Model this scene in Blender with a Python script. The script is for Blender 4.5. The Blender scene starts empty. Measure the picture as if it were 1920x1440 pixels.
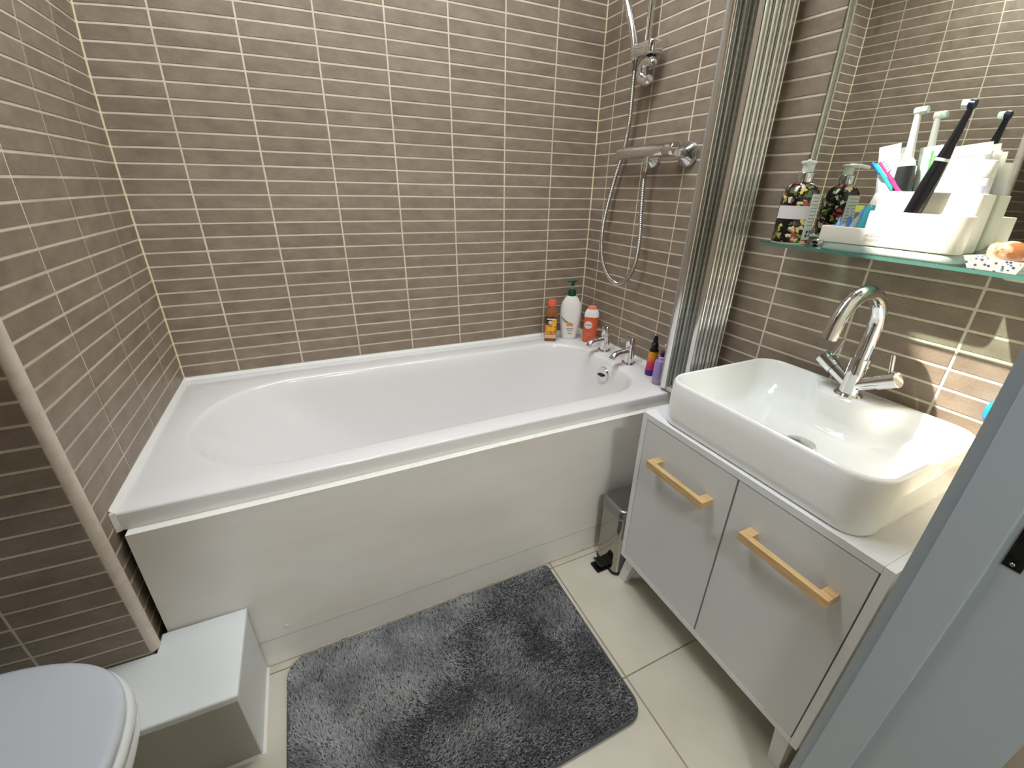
import bpy, bmesh, math, random
import numpy as np
from mathutils import Vector, Matrix
random.seed(7)
R = math.radians
PI = math.pi
SC = bpy.context.scene
COL = SC.collection

# ------------------------------------------------------------------ camera
# phone ultra-wide lens: calibrated pose and radial lens curve (1920x1440 frame)
CAM_LOC = (0.48233, -1.76037, 1.22418)
YAW, PITCH, ROLL = 0.44206, 0.43000, 0.01936
F_PX, LA, LB = 0.783947, -0.039376, 0.061035      # focal length and radial terms, in 1000 px
cam = bpy.data.cameras.new('camera')
cam_o = bpy.data.objects.new('camera', cam)
COL.objects.link(cam_o)
fw = Vector((math.sin(YAW)*math.cos(PITCH), math.cos(YAW)*math.cos(PITCH), -math.sin(PITCH)))
rt = Vector((math.cos(YAW), -math.sin(YAW), 0))
upv = rt.cross(fw)
r2 = rt*math.cos(ROLL) + upv*math.sin(ROLL)
u2 = -rt*math.sin(ROLL) + upv*math.cos(ROLL)
mw = Matrix(((r2.x, u2.x, -fw.x, CAM_LOC[0]), (r2.y, u2.y, -fw.y, CAM_LOC[1]), (r2.z, u2.z, -fw.z, CAM_LOC[2]), (0, 0, 0, 1)))
cam_o.matrix_world = mw
cam.sensor_fit = 'HORIZONTAL'
cam.sensor_width = 36.0
cam.sensor_height = 27.0
cam.lens = 0.8236*1000*36/1920
cam.clip_start = 0.01
cam.type = 'PANO'
rr = np.linspace(0.0, 1.22, 400)
th = np.arctan(rr*(1+LA*rr**2+LB*rr**4)/F_PX)
rm = rr*1000*36/1920
A = np.stack([rm, rm**2, rm**3, rm**4], 1)
kk = np.linalg.lstsq(A, th, rcond=None)[0]
cc = cam.cycles if hasattr(cam, "cycles") else cam
cc.panorama_type = 'FISHEYE_LENS_POLYNOMIAL'
cc.fisheye_fov = PI
cc.fisheye_polynomial_k0 = 0.0
cc.fisheye_polynomial_k1 = -kk[0]
cc.fisheye_polynomial_k2 = -kk[1]
cc.fisheye_polynomial_k3 = -kk[2]
cc.fisheye_polynomial_k4 = -kk[3]
SC.camera = cam_o

# ------------------------------------------------------------------ light
w = bpy.data.worlds.new('sky')
SC.world = w
w.use_nodes = True
bg = w.node_tree.nodes['Background']
bg.inputs[0].default_value = (0.90, 0.96, 1.0, 1)
bg.inputs[1].default_value = 22.0
SUN_DIR = Vector((0.74, -0.481, -1.0)).normalized()
sl = bpy.data.lights.new('sun', 'SUN')
sl.energy = 14.0
sl.angle = R(1.1)
sl.color = (1.0, 0.93, 0.80)
so = bpy.data.objects.new('sun', sl)
COL.objects.link(so)
so.rotation_euler = SUN_DIR.to_track_quat('-Z', 'Y').to_euler()
SKY = (0.04, 1.45, -0.90, -0.611)       # roof window opening x0 x1 y0 y1
CEIL = 2.40
pl = bpy.data.lights.new('sky_portal', 'AREA')
pl.shape = 'RECTANGLE'
pl.size, pl.size_y = SKY[1]-SKY[0], SKY[3]-SKY[2]
pl.cycles.is_portal = True
po = bpy.data.objects.new('sky_portal', pl)
COL.objects.link(po)
po.location = ((SKY[0]+SKY[1])/2, (SKY[2]+SKY[3])/2, CEIL+0.02)
SC.view_settings.view_transform = 'Standard'
SC.view_settings.look = 'None'
SC.view_settings.gamma = 1.0
SC.view_settings.use_curve_mapping = False
SC.view_settings.exposure = -0.30
LAMP_W = 1.5  # weak unseen downlights, added as fill over the bath
HALL_W = 26.0
try:
    SC.cycles.use_denoising = True
    SC.cycles.max_bounces = 10
    SC.cycles.diffuse_bounces = 6
    SC.cycles.glossy_bounces = 6
    SC.cycles.transmission_bounces = 10
    SC.cycles.transparent_max_bounces = 32
    SC.cycles.sample_clamp_indirect = 6.0
    SC.cycles.caustics_refractive = False
except Exception:
    pass

# ------------------------------------------------------------------ materials
MATS = {}
def srgb(r, g, b):
    f = lambda c: (c/255/12.92) if c/255 <= 0.04045 else ((c/255+0.055)/1.055)**2.4
    return (f(r), f(g), f(b), 1)
def mat(name, col, rough=0.5, metal=0.0, trans=0.0, ior=1.45, coat=0.0, noise=None, bump=None, emit=None, spec=0.5, alpha=1.0, sss=0.0):
    """noise=(scale, second colour, lo, hi, stretch); bump=(scale, strength)"""
    if name in MATS: return MATS[name]
    m = bpy.data.materials.new(name); m.use_nodes = True
    nt = m.node_tree; b = nt.nodes['Principled BSDF']
    b.inputs['Base Color'].default_value = col
    b.inputs['Roughness'].default_value = rough
    b.inputs['Metallic'].default_value = metal
    b.inputs['Transmission Weight'].default_value = trans
    b.inputs['IOR'].default_value = ior
    b.inputs['Coat Weight'].default_value = coat
    b.inputs['Specular IOR Level'].default_value = spec
    b.inputs['Alpha'].default_value = alpha
    if sss: b.inputs['Subsurface Weight'].default_value = sss
    if emit:
        b.inputs['Emission Color'].default_value = emit[0]; b.inputs['Emission Strength'].default_value = emit[1]
    if noise or bump:
        tc = nt.nodes.new('ShaderNodeTexCoord'); mp = nt.nodes.new('ShaderNodeMapping')
        nt.links.new(tc.outputs['Object'], mp.inputs[0])
    if noise:
        mp.inputs['Scale'].default_value = noise[4] if len(noise) > 4 else (1, 1, 1)
        n = nt.nodes.new('ShaderNodeTexNoise'); n.inputs['Scale'].default_value = noise[0]; n.inputs['Detail'].default_value = 5
        nt.links.new(mp.outputs[0], n.inputs['Vector'])
        rp = nt.nodes.new('ShaderNodeValToRGB')
        rp.color_ramp.elements[0].position = noise[2]; rp.color_ramp.elements[1].position = noise[3]
        rp.color_ramp.elements[0].color = col; rp.color_ramp.elements[1].color = noise[1]
        nt.links.new(n.outputs['Fac'], rp.inputs[0]); nt.links.new(rp.outputs[0], b.inputs['Base Color'])
    if bump:
        n2 = nt.nodes.new('ShaderNodeTexNoise'); n2.inputs['Scale'].default_value = bump[0]; n2.inputs['Detail'].default_value = 3
        nt.links.new(tc.outputs['Object'], n2.inputs['Vector'])
        bp = nt.nodes.new('ShaderNodeBump'); bp.inputs['Strength'].default_value = bump[1]; bp.inputs['Distance'].default_value = 0.002
        nt.links.new(n2.outputs['Fac'], bp.inputs['Height']); nt.links.new(bp.outputs[0], b.inputs['Normal'])
    MATS[name] = m
    return m

def tile_material():
    m = bpy.data.materials.new('wall_tile'); m.use_nodes = True
    nt = m.node_tree; b = nt.nodes['Principled BSDF']; L = nt.links.new
    tc = nt.nodes.new('ShaderNodeTexCoord'); oi = nt.nodes.new('ShaderNodeObjectInfo')
    ad = nt.nodes.new('ShaderNodeVectorMath'); ad.operation = 'ADD'
    sc = nt.nodes.new('ShaderNodeVectorMath'); sc.operation = 'SCALE'; sc.inputs[3].default_value = 37.0
    cb = nt.nodes.new('ShaderNodeCombineXYZ')
    L(oi.outputs['Random'], cb.inputs[0]); L(oi.outputs['Random'], cb.inputs[1]); L(cb.outputs[0], sc.inputs[0])
    L(tc.outputs['Object'], ad.inputs[0]); L(sc.outputs[0], ad.inputs[1])
    mp = nt.nodes.new('ShaderNodeMapping'); mp.inputs['Rotation'].default_value = (0, 0, R(35)); mp.inputs['Scale'].default_value = (13, 22, 13)
    L(ad.outputs[0], mp.inputs[0])
    n1 = nt.nodes.new('ShaderNodeTexNoise'); n1.inputs['Scale'].default_value = 1.0; n1.inputs['Detail'].default_value = 6; n1.inputs['Roughness'].default_value = 0.62
    L(mp.outputs[0], n1.inputs['Vector'])
    rp = nt.nodes.new('ShaderNodeValToRGB'); e = rp.color_ramp.elements
    e[0].position = 0.28; e[0].color = srgb(124, 109, 95); e[1].position = 0.72; e[1].color = srgb(155, 139, 123)
    L(n1.outputs['Fac'], rp.inputs[0])
    n2 = nt.nodes.new('ShaderNodeTexNoise'); n2.inputs['Scale'].default_value = 160; n2.inputs['Detail'].default_value = 3
    L(tc.outputs['Object'], n2.inputs['Vector'])
    hs = nt.nodes.new('ShaderNodeHueSaturation')
    mr = nt.nodes.new('ShaderNodeMapRange'); mr.inputs[3].default_value = 0.95; mr.inputs[4].default_value = 1.05
    L(oi.outputs['Random'], mr.inputs[0])
    mu = nt.nodes.new('ShaderNodeMath'); mu.operation = 'MULTIPLY'
    m2 = nt.nodes.new('ShaderNodeMapRange'); m2.inputs[3].default_value = 0.82; m2.inputs[4].default_value = 1.18
    L(n2.outputs['Fac'], m2.inputs[0]); L(mr.outputs[0], mu.inputs[0]); L(m2.outputs[0], mu.inputs[1])
    L(mu.outputs[0], hs.inputs['Value']); L(rp.outputs[0], hs.inputs['Color']); L(hs.outputs[0], b.inputs['Base Color'])
    b.inputs['Roughness'].default_value = 0.42
    bp = nt.nodes.new('ShaderNodeBump'); bp.inputs['Strength'].default_value = 0.05; bp.inputs['Distance'].default_value = 0.001
    L(n1.outputs['Fac'], bp.inputs['Height']); L(bp.outputs[0], b.inputs['Normal'])
    return m
M_TILE = tile_material()
M_GROUT = mat('grout', srgb(224, 215, 194), 0.85, noise=(9, srgb(208, 199, 178), .35, .7))
M_CGROUT = mat('corner_grout', srgb(222, 211, 176), 0.7)
M_ACRYL = mat('white_acrylic', srgb(236, 234, 234), 0.14, coat=0.3)
M_CERAM = mat('white_ceramic', srgb(248, 249, 248), 0.07, coat=0.6)
M_PANEL = mat('painted_panel', srgb(246, 244, 241), 0.22, noise=(2.2, srgb(236, 232, 224), .35, .7, (1, 1, 3)))
M_PEDGE = mat('panel_edge_white', srgb(240, 238, 230), 0.5, noise=(30, srgb(205, 200, 188), .62, .75))
M_WPAINT = mat('white_paint', srgb(226, 229, 230), 0.28)
M_TRIM = mat('trim_paint', srgb(222, 210, 196), 0.45, noise=(40, srgb(208, 196, 182), .4, .7))
M_CEIL = mat('ceiling_paint', srgb(240, 238, 232), 0.9)
M_HALL = mat('hall_paint', srgb(236, 230, 216), 0.9)
M_VAN = mat('vanity_white', srgb(228, 229, 230), 0.38)
M_DOOR = mat('vanity_door', srgb(216, 217, 217), 0.42)
M_WOOD = mat('oak_handle', srgb(214, 182, 134), 0.5, noise=(14, srgb(188, 150, 102), .38, .72, (12, 1, 12)))
M_CHROME = mat('chrome', (0.80, 0.81, 0.82, 1), 0.06, 1.0)
M_ALU = mat('polished_aluminium', (0.78, 0.78, 0.76, 1), 0.13, 1.0)
M_STEEL = mat('brushed_steel', (0.50, 0.49, 0.46, 1), 0.22, 1.0)
M_BLACK = mat('black_plastic', srgb(16, 17, 20), 0.32)
M_DARK = mat('dark_gap', srgb(24, 22, 24), 0.8)
M_MIRROR = mat('mirror_silver', (0.80, 0.83, 0.78, 1), 0.0, 1.0)
def thin_glass(name, tint, ior=1.45, rough=0.0):
    m = bpy.data.materials.new(name); m.use_nodes = True; nt = m.node_tree
    for n in list(nt.nodes):
        if n.type != 'OUTPUT_MATERIAL': nt.nodes.remove(n)
    out = [n for n in nt.nodes if n.type == 'OUTPUT_MATERIAL'][0]
    tr = nt.nodes.new('ShaderNodeBsdfTransparent'); tr.inputs[0].default_value = tint
    gl = nt.nodes.new('ShaderNodeBsdfGlossy'); gl.inputs['Roughness'].default_value = rough
    lw = nt.nodes.new('ShaderNodeLayerWeight'); lw.inputs[0].default_value = 0.5
    pw = nt.nodes.new('ShaderNodeMath'); pw.operation = 'POWER'; pw.inputs[1].default_value = 5.0
    fr = nt.nodes.new('ShaderNodeMapRange'); fr.inputs[3].default_value = ((ior-1)/(ior+1))**2; fr.inputs[4].default_value = 1.0
    nt.links.new(lw.outputs['Facing'], pw.inputs[0]); nt.links.new(pw.outputs[0], fr.inputs[0])
    mx = nt.nodes.new('ShaderNodeMixShader')
    nt.links.new(fr.outputs[0], mx.inputs[0]); nt.links.new(tr.outputs[0], mx.inputs[1]); nt.links.new(gl.outputs[0], mx.inputs[2]); nt.links.new(mx.outputs[0], out.inputs[0])
    MATS[name] = m; return m
M_GLASS = thin_glass('screen_glass', (.985, .993, .988, 1))
M_SHELF = thin_glass('shelf_glass', (.82, .95, .91, 1), 1.5)
M_GEDGE = mat('glass_edge_green', srgb(78, 122, 112), 0.12, coat=0.6)
M_SEAL = mat('translucent_seal', srgb(200, 198, 170), 0.4, trans=0.3)
M_SILI = mat('white_silicone', srgb(240, 240, 236), 0.4)
M_FLOORT = mat('floor_tile', srgb(202, 195, 180), 0.20, noise=(5, srgb(192, 186, 170), .4, .65))
M_FGROUT = mat('floor_grout', srgb(146, 134, 112), 0.9, noise=(14, srgb(100, 88, 70), .5, .75))
M_JAMB = mat('jamb_paint', srgb(172, 182, 190), 0.35, bump=(60, .15))
M_MATBASE = mat('mat_base', srgb(70, 72, 74), 0.95)
M_PLATE = mat('strike_plate', srgb(52, 50, 44), 0.45, 0.8, noise=(60, srgb(24, 26, 30), .4, .6))

# ------------------------------------------------------------------ mesh helpers
class MB:
    def __init__(s): s.v = []; s.f = []
    def add(s, vs, fs):
        o = len(s.v); s.v += [tuple(p) for p in vs]; s.f += [tuple(i+o for i in f) for f in fs]; return s
    def box(s, x0, x1, y0, y1, z0, z1):
        vs = [(x, y, z) for z in (z0, z1) for y in (y0, y1) for x in (x0, x1)]
        return s.add(vs, [(0, 2, 3, 1), (4, 5, 7, 6), (0, 1, 5, 4), (2, 6, 7, 3), (0, 4, 6, 2), (1, 3, 7, 5)])
    def loft(s, rings, cap0=True, cap1=True, closed=True):
        n = len(rings[0]); vs = [p for r in rings for p in r]; fs = []
        for i in range(len(rings)-1):
            for j in range(n if closed else n-1):
                a = i*n+j; b = i*n+(j+1) % n
                fs.append((a, b, b+n, a+n))
        if cap0: fs.append(tuple(range(n-1, -1, -1)))
        if cap1: fs.append(tuple((len(rings)-1)*n+j for j in range(n)))
        return s.add(vs, fs)
    def lathe(s, c, prof, n=32, ax=(0, 0, 1), cap0=True, cap1=True, sx=1.0, sy=1.0):
        q = Vector((0, 0, 1)).rotation_difference(Vector(ax).normalized())
        rings = []
        for (r, h) in prof:
            rings.append([tuple(Vector(c)+q @ Vector((r*sx*math.cos(t), r*sy*math.sin(t), h))) for t in (2*PI*k/n for k in range(n))])
        return s.loft(rings, cap0, cap1)
    def tube(s, pts, rad, n=16, cap=True):
        P = [Vector(p) for p in pts]
        if not hasattr(rad, '__len__'): rad = [rad]*len(P)
        T = []
        for i in range(len(P)):
            d = (P[min(i+1, len(P)-1)]-P[max(i-1, 0)]).normalized(); T.append(d)
        u = T[0].orthogonal().normalized(); rings = []
        for i in range(len(P)):
            if i > 0:
                u = (u - T[i]*u.dot(T[i])).normalized()
            v = T[i].cross(u)
            rings.append([tuple(P[i]+u*rad[i]*math.cos(t)+v*rad[i]*math.sin(t)) for t in (2*PI*k/n for k in range(n))])
        return s.loft(rings, cap, cap)
    def rbox(s, x0, x1, y0, y1, z0, z1, r=0.01, e=0.003, n=5, top=True, bot=True):
        """rounded-rectangle block: vertical edges of radius r, soft top and bottom edges e"""
        rings = []
        k = 3 if e > 0 else 0
        def ring(ins, z): return rrect((x0+x1)/2, (y0+y1)/2, (x1-x0)/2-ins, (y1-y0)/2-ins, max(r-ins, 0.0004), z, n)
        if bot and e > 0:
            for i in range(k+1): a = PI/2*i/k; rings.append(ring(e*(1-math.sin(a)), z0+e*(1-math.cos(a))))
        else: rings.append(ring(0, z0))
        if top and e > 0:
            for i in range(k+1): a = PI/2*i/k; rings.append(ring(e*(1-math.cos(a)), z1-e*(1-math.sin(a))))
        else: rings.append(ring(0, z1))
        return s.loft(rings)
    def build(s, name, m, parent=None, smooth=True, ang=35, loc=None):
        me = bpy.data.meshes.new(name)
        me.from_pydata(s.v, [], s.f)
        bm = bmesh.new(); bm.from_mesh(me)
        bmesh.ops.recalc_face_normals(bm, faces=bm.faces[:]); bm.to_mesh(me); bm.free()
        if smooth:
            for p in me.polygons: p.use_smooth = True
            me.set_sharp_from_angle(angle=R(ang))
        me.materials.append(m)
        o = bpy.data.objects.new(name, me)
        COL.objects.link(o)
        if parent is not None:
            o.parent = parent
            o.matrix_parent_inverse = parent.matrix_basis.inverted()
        return o
def rrect(cx, cy, hx, hy, r, z, n=5):
    r = min(r, hx*0.999, hy*0.999); pts = []
    for (sx, sy, a0) in ((1, 1, 0), (-1, 1, PI/2), (-1, -1, PI), (1, -1, 3*PI/2)):
        for i in range(n+1):
            a = a0+PI/2*i/n
            pts.append((cx+sx*(hx-r)+r*math.cos(a), cy+sy*(hy-r)+r*math.sin(a), z))
    return pts
def spline(pts, n=8):
    P = [Vector(p) for p in pts]; P = [2*P[0]-P[1]]+P+[2*P[-1]-P[-2]]; out = []
    for i in range(1, len(P)-2):
        for k in range(n):
            t = k/n; a, b, c, d = P[i-1], P[i], P[i+1], P[i+2]
            out.append(0.5*((2*b)+(c-a)*t+(2*a-5*b+4*c-d)*t*t+(3*b-a-3*c+d)*t**3))
    out.append(P[-2]); return out
def tag(o, label=None, cat=None, group=None, kind=None):
    if label: o['label'] = label
    if cat: o['category'] = cat
    if group: o['group'] = group
    if kind: o['kind'] = kind
    return o
def thing(name, loc, label, cat, group=None):
    o = bpy.data.objects.new(name, None); COL.objects.link(o); o.location = loc
    o.empty_display_size = 0.05
    return tag(o, label, cat, group)
def text(body, size, M, m, parent, name='lettering', extrude=0.0002, shear=0.0):
    cu = bpy.data.curves.new(name, 'FONT'); cu.body = body; cu.size = size; cu.extrude = extrude; cu.shear = shear
    cu.align_x = 'CENTER'; cu.align_y = 'CENTER'; cu.resolution_u = 2
    t = bpy.data.objects.new(name+'_tmp', cu); COL.objects.link(t)
    dg = bpy.context.evaluated_depsgraph_get()
    me = bpy.data.meshes.new_from_object(t.evaluated_get(dg))
    bpy.data.objects.remove(t); bpy.data.curves.remove(cu)
    me.transform(M); me.materials.clear(); me.materials.append(m)
    o = bpy.data.objects.new(name, me); COL.objects.link(o)
    o.parent = parent; o.matrix_parent_inverse = parent.matrix_basis.inverted()
    return o
def basis(o, x, y):
    """matrix with local x, y axes given (z = x cross y), origin o"""
    x = Vector(x).normalized(); y = Vector(y).normalized(); z = x.cross(y)
    return Matrix(((x.x, y.x, z.x, o[0]), (x.y, y.y, z.y, o[1]), (x.z, y.z, z.z, o[2]), (0, 0, 0, 1)))

# ------------------------------------------------------------------ setting: walls with single tiles
LX = 1.70
HP, Z0 = 0.043578, 0.588          # tile course pitch and height of the first joint above the bath
WP = 0.217487                     # tile length pitch
G = 0.0056                        # joint width
TD = 0.0014                       # tile stands this far proud of the joint
def struct(o): o['kind'] = 'structure'; return o
_tm = {}
def tile_mesh(wd, hg, mt, depth=TD+0.004, ch=0.0009):
    k = (round(wd, 4), round(hg, 4), mt.name)
    if k in _tm: return _tm[k]
    a, b = wd/2, hg/2; c = ch
    vs = [(-a, -b, -depth), (a, -b, -depth), (a, b, -depth), (-a, b, -depth), (-a, -b, -c), (a, -b, -c), (a, b, -c), (-a, b, -c),
          (-a+c, -b+c, 0), (a-c, -b+c, 0), (a-c, b-c, 0), (-a+c, b-c, 0)]
    fs = [(0, 1, 5, 4), (1, 2, 6, 5), (2, 3, 7, 6), (3, 0, 4, 7), (4, 5, 9, 8), (5, 6, 10, 9), (6, 7, 11, 10), (7, 4, 8, 11), (8, 9, 10, 11)]
    me = bpy.data.meshes.new('tile'); me.from_pydata(vs, [], fs); me.materials.append(mt)
    _tm[k] = me; return me
def tiled(wall, org, ud, nd, ulines, rows, single, mt=M_TILE, vlines=None, vd=(0, 0, 1), ztop=CEIL, gap=G, name='tile', stuff=True):
    """tiles in the grid ulines x course rows; single(i, r) says which are objects of their own"""
    ud, nd, vd = Vector(ud), Vector(nd), Vector(vd)
    rest = MB(); tagged = []
    rot = Matrix((ud, vd, nd)).transposed().to_4x4()
    for i in range(len(ulines)-1):
        for r in rows:
            if vlines is None: v0, v1 = Z0+HP*r, min(Z0+HP*(r+1), ztop)
            else: v0, v1 = vlines[r], vlines[r+1]
            wd = ulines[i+1]-ulines[i]-gap; hg = v1-v0-gap
            if wd < 0.004 or hg < 0.004: continue
            c = Vector(org)+ud*((ulines[i]+ulines[i+1])/2)+vd*((v0+v1)/2)+nd*random.uniform(-0.0003, 0.0003)
            if single(i, r):
                me = tile_mesh(wd, hg, mt)
                o = bpy.data.objects.new(name, me); COL.objects.link(o)
                o.parent = wall; o.matrix_parent_inverse = wall.matrix_basis.inverted()
                o.matrix_basis = Matrix.Translation(c) @ rot
            else:
                T = Matrix.Translation(c) @ rot; a, b = wd/2, hg/2
                rest.add([T @ Vector(p) for p in ((-a, -b, -.006), (a, -b, -.006), (a, b, -.006), (-a, b, -.006), (-a, -b, 0), (a, -b, 0), (a, b, 0), (-a, b, 0))],
                         [(0, 1, 5, 4), (1, 2, 6, 5), (2, 3, 7, 6), (3, 0, 4, 7), (4, 5, 6, 7)])
    if rest.v:
        o = rest.build('tile_field', mt, wall, smooth=False); o['kind'] = 'stuff'
NY, NX = -0.855, -0.62            # toilet recess: its tiled wall and the far left wall
WY0, WY1 = -1.600, -1.800         # the wall with the door
DX0, DX1 = 0.31, 1.205            # door opening
rows_all = range(-13, 42)
# back wall
wb = struct(MB().box(-0.12, LX+0.12, TD, 0.12, 0, CEIL).build('wall_back', M_GROUT, smooth=False))
tiled(wb, (0, 0, 0), (1, 0, 0), (0, -1, 0), [0.0]+[0.17573+WP*i for i in range(7)]+[LX], range(-2, 42), lambda i, r: -1 <= r <= 30)
# left wall beside the bath
wl = struct(MB().box(-0.12, -TD, NY+0.004, TD, 0, CEIL).build('wall_left', M_GROUT, smooth=False))
tiled(wl, (0, 0, 0), (0, -1, 0), (1, 0, 0), [0.0]+[0.16997+WP*i for i in range(4)]+[-NY-0.012], rows_all, lambda i, r: (-1 <= r <= 29) or (i >= 3 and -9 <= r < -1))
# recess wall behind the toilet's side
wn = struct(MB().box(NX-0.12, -0.12, NY+TD, NY+0.12, 0, CEIL).box(-0.12, -0.004, NY+TD, NY+0.0039, 0, CEIL).build('wall_recess', M_GROUT, smooth=False))
tiled(wn, (0, NY, 0), (-1, 0, 0), (0, -1, 0), [0.0, 0.193, 0.193+WP, -NX], rows_all, lambda i, r: i < 2 and -9 <= r <= 24)
# right wall
wr = struct(MB().box(LX+TD, LX+0.12, WY1, TD, 0, CEIL).build('wall_right', M_GROUT, smooth=False))
vl = [0.0]+[0.09731+WP*i for i in range(7)]+[-WY0]
tiled(wr, (LX, 0, 0), (0, -1, 0), (-1, 0, 0), vl, rows_all, lambda i, r: (i < 4 and -1 <= r <= 30) or (i == 4 and 0 <= r <= 27) or (i > 4 and 1 <= r <= 12))
# corner joints
for nm, par, (x0, x1, y0, y1) in (('corner_joint', wb, (-0.002, 0.0055, -0.0055, 0.002)), ('corner_joint', wb, (LX-0.0045, LX+0.002, -0.0045, 0.002))):
    m_ = MB(); m_.loft([[(x0, y0 if x0 < 0.5 else y1, z), (x1, y1 if x0 < 0.5 else y0, z), (x1 if x0 > 0.5 else x0, y1, z)] for z in (0.56, CEIL)]); m_.build(nm, M_CGROUT, par, smooth=False)
# far left wall, wall with the door, hall
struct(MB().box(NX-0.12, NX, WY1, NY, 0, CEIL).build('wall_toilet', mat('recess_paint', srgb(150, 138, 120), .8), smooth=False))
wf = MB()
wf.box(NX-0.12, DX0, WY1, WY0, 0, CEIL).box(DX0, DX1+0.02, WY1, WY0, 2.02, CEIL)
struct(MB().box(DX1+0.02, LX+0.12, WY1, WY0, 0, CEIL).build('wall_front', mat('cream_paint', srgb(238, 230, 210), .8), smooth=False))
struct(wf.build('wall_door', mat('door_wall_paint', srgb(120, 106, 90), .7), smooth=False))
HX0, HX1, HY = -0.9, 2.1, -3.3
hw = MB(); hw.box(HX0-.1, HX0, HY, WY1, 0, CEIL).box(HX1, HX1+.1, HY, WY1, 0, CEIL).box(HX0-.1, HX1+.1, HY-.1, HY, 0, CEIL)
hw.box(HX0-.1, NX-0.12, WY1, WY1+.1, 0, CEIL).box(LX+.12, HX1+.1, WY1, WY1+.1, 0, CEIL)
struct(hw.build('wall_hall', M_HALL, smooth=False))
cl = MB()
x0, x1, y0, y1 = SKY
A_ = (NX-0.12, LX+0.12, WY1, 0.12)
cl.box(A_[0], x0, A_[2], A_[3], CEIL, CEIL+.3).box(x1, A_[1], A_[2], A_[3], CEIL, CEIL+.3).box(x0, x1, A_[2], y0, CEIL, CEIL+.02).box(x0, x1, y1, A_[3], CEIL, CEIL+.02)
struct(cl.build('ceiling', M_CEIL, smooth=False))
wfm = MB().box(x0-.03, x0, y0-.03, y1+.03, CEIL-.012, CEIL).box(x1, x1+.03, y0-.03, y1+.03, CEIL-.012, CEIL).box(x0, x1, y0-.03, y0, CEIL-.012, CEIL).box(x0, x1, y1, y1+.03, CEIL-.012, CEIL)
struct(wfm.build('window_1', M_WPAINT, smooth=False))
struct(MB().box(HX0-.1, HX1+.1, HY-.1, WY1, CEIL, CEIL+.1).build('ceiling_hall', M_CEIL, smooth=False))
# floor
fl = struct(MB().box(HX0-.1, HX1+.1, HY-.1, 0.12, -0.10, -0.0025).build('floor', M_FGROUT, smooth=False))
FP = 0.409
fx = [1.095+FP*i for i in range(-5, 2)]+[LX+.02]
fy = [-WY0+.1, 0.836+FP, 0.836, 0.836-FP, 0.0]
fv = sorted([-(0.836-FP), -0.836, -(0.836+FP), -(0.836+2*FP)]+[0.0])
tiled(fl, (0, 0, 0), (1, 0, 0), (0, 0, 1), fx, range(len(fv)-1), lambda i, r: r < 3 and i > 1, mt=M_FLOORT, vlines=fv, vd=(0, 1, 0), gap=0.0032, name='floor_tile')
# hall floor sheet
struct(MB().box(HX0, HX1, HY, fv[0]-.003, -.002, 0.0).build('floor_hall', mat('hall_floor', srgb(150, 140, 125), .6), smooth=False))
# rounded painted bead on the outside corner of the tiled boxing
tr = MB().tube([(-0.004, NY+0.018, 0.2385), (-0.004, NY+0.018, CEIL-.001)], 0.0168, 20)
struct(tr.build('trim_1', M_TRIM))

# ------------------------------------------------------------------ door lining
dl = struct(MB().box(DX1, DX1+0.02, WY1, WY0-0.0015, 0, 2.02).box(DX0-0.02, DX0, WY1, WY0-0.0015, 0, 2.02).box(DX0, DX1, WY1, WY0-.0015, 2.0, 2.02).build('door_1', M_JAMB, smooth=False))
st = MB().rbox(DX1-0.012, DX1+0.001, -1.674, -1.6195, 0.0, 2.0, r=0.0016, e=0.0)
st.build('door_stop', M_JAMB, dl)
MB().rbox(DX0-0.001, DX0+0.012, -1.674, -1.6195, 0.0, 2.0, r=0.0016, e=0.0).build('door_stop', M_JAMB, dl)
ZP = 0.845
sp = MB().rbox(0, 0.05, 0, 0.0, 0, 0) if False else MB()
sp.box(DX1-0.0012, DX1+0.001, -1.7005, -1.681, ZP-0.03, ZP+0.03)
spo = sp.build('strike_plate', M_PLATE, dl, smooth=False)
MB().box(DX1-0.0016, DX1+0.0006, -1.697, -1.687, ZP-0.014, ZP+0.012).build('latch_hole', M_BLACK, spo, smooth=False)
for dz in (-0.024, 0.023):
    MB().lathe((DX1-0.0016, -1.690, ZP+dz), [(0.0028, 0), (0.0022, 0.0006)], 12, ax=(-1, 0, 0)).build('screw', M_STEEL, spo)

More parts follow.
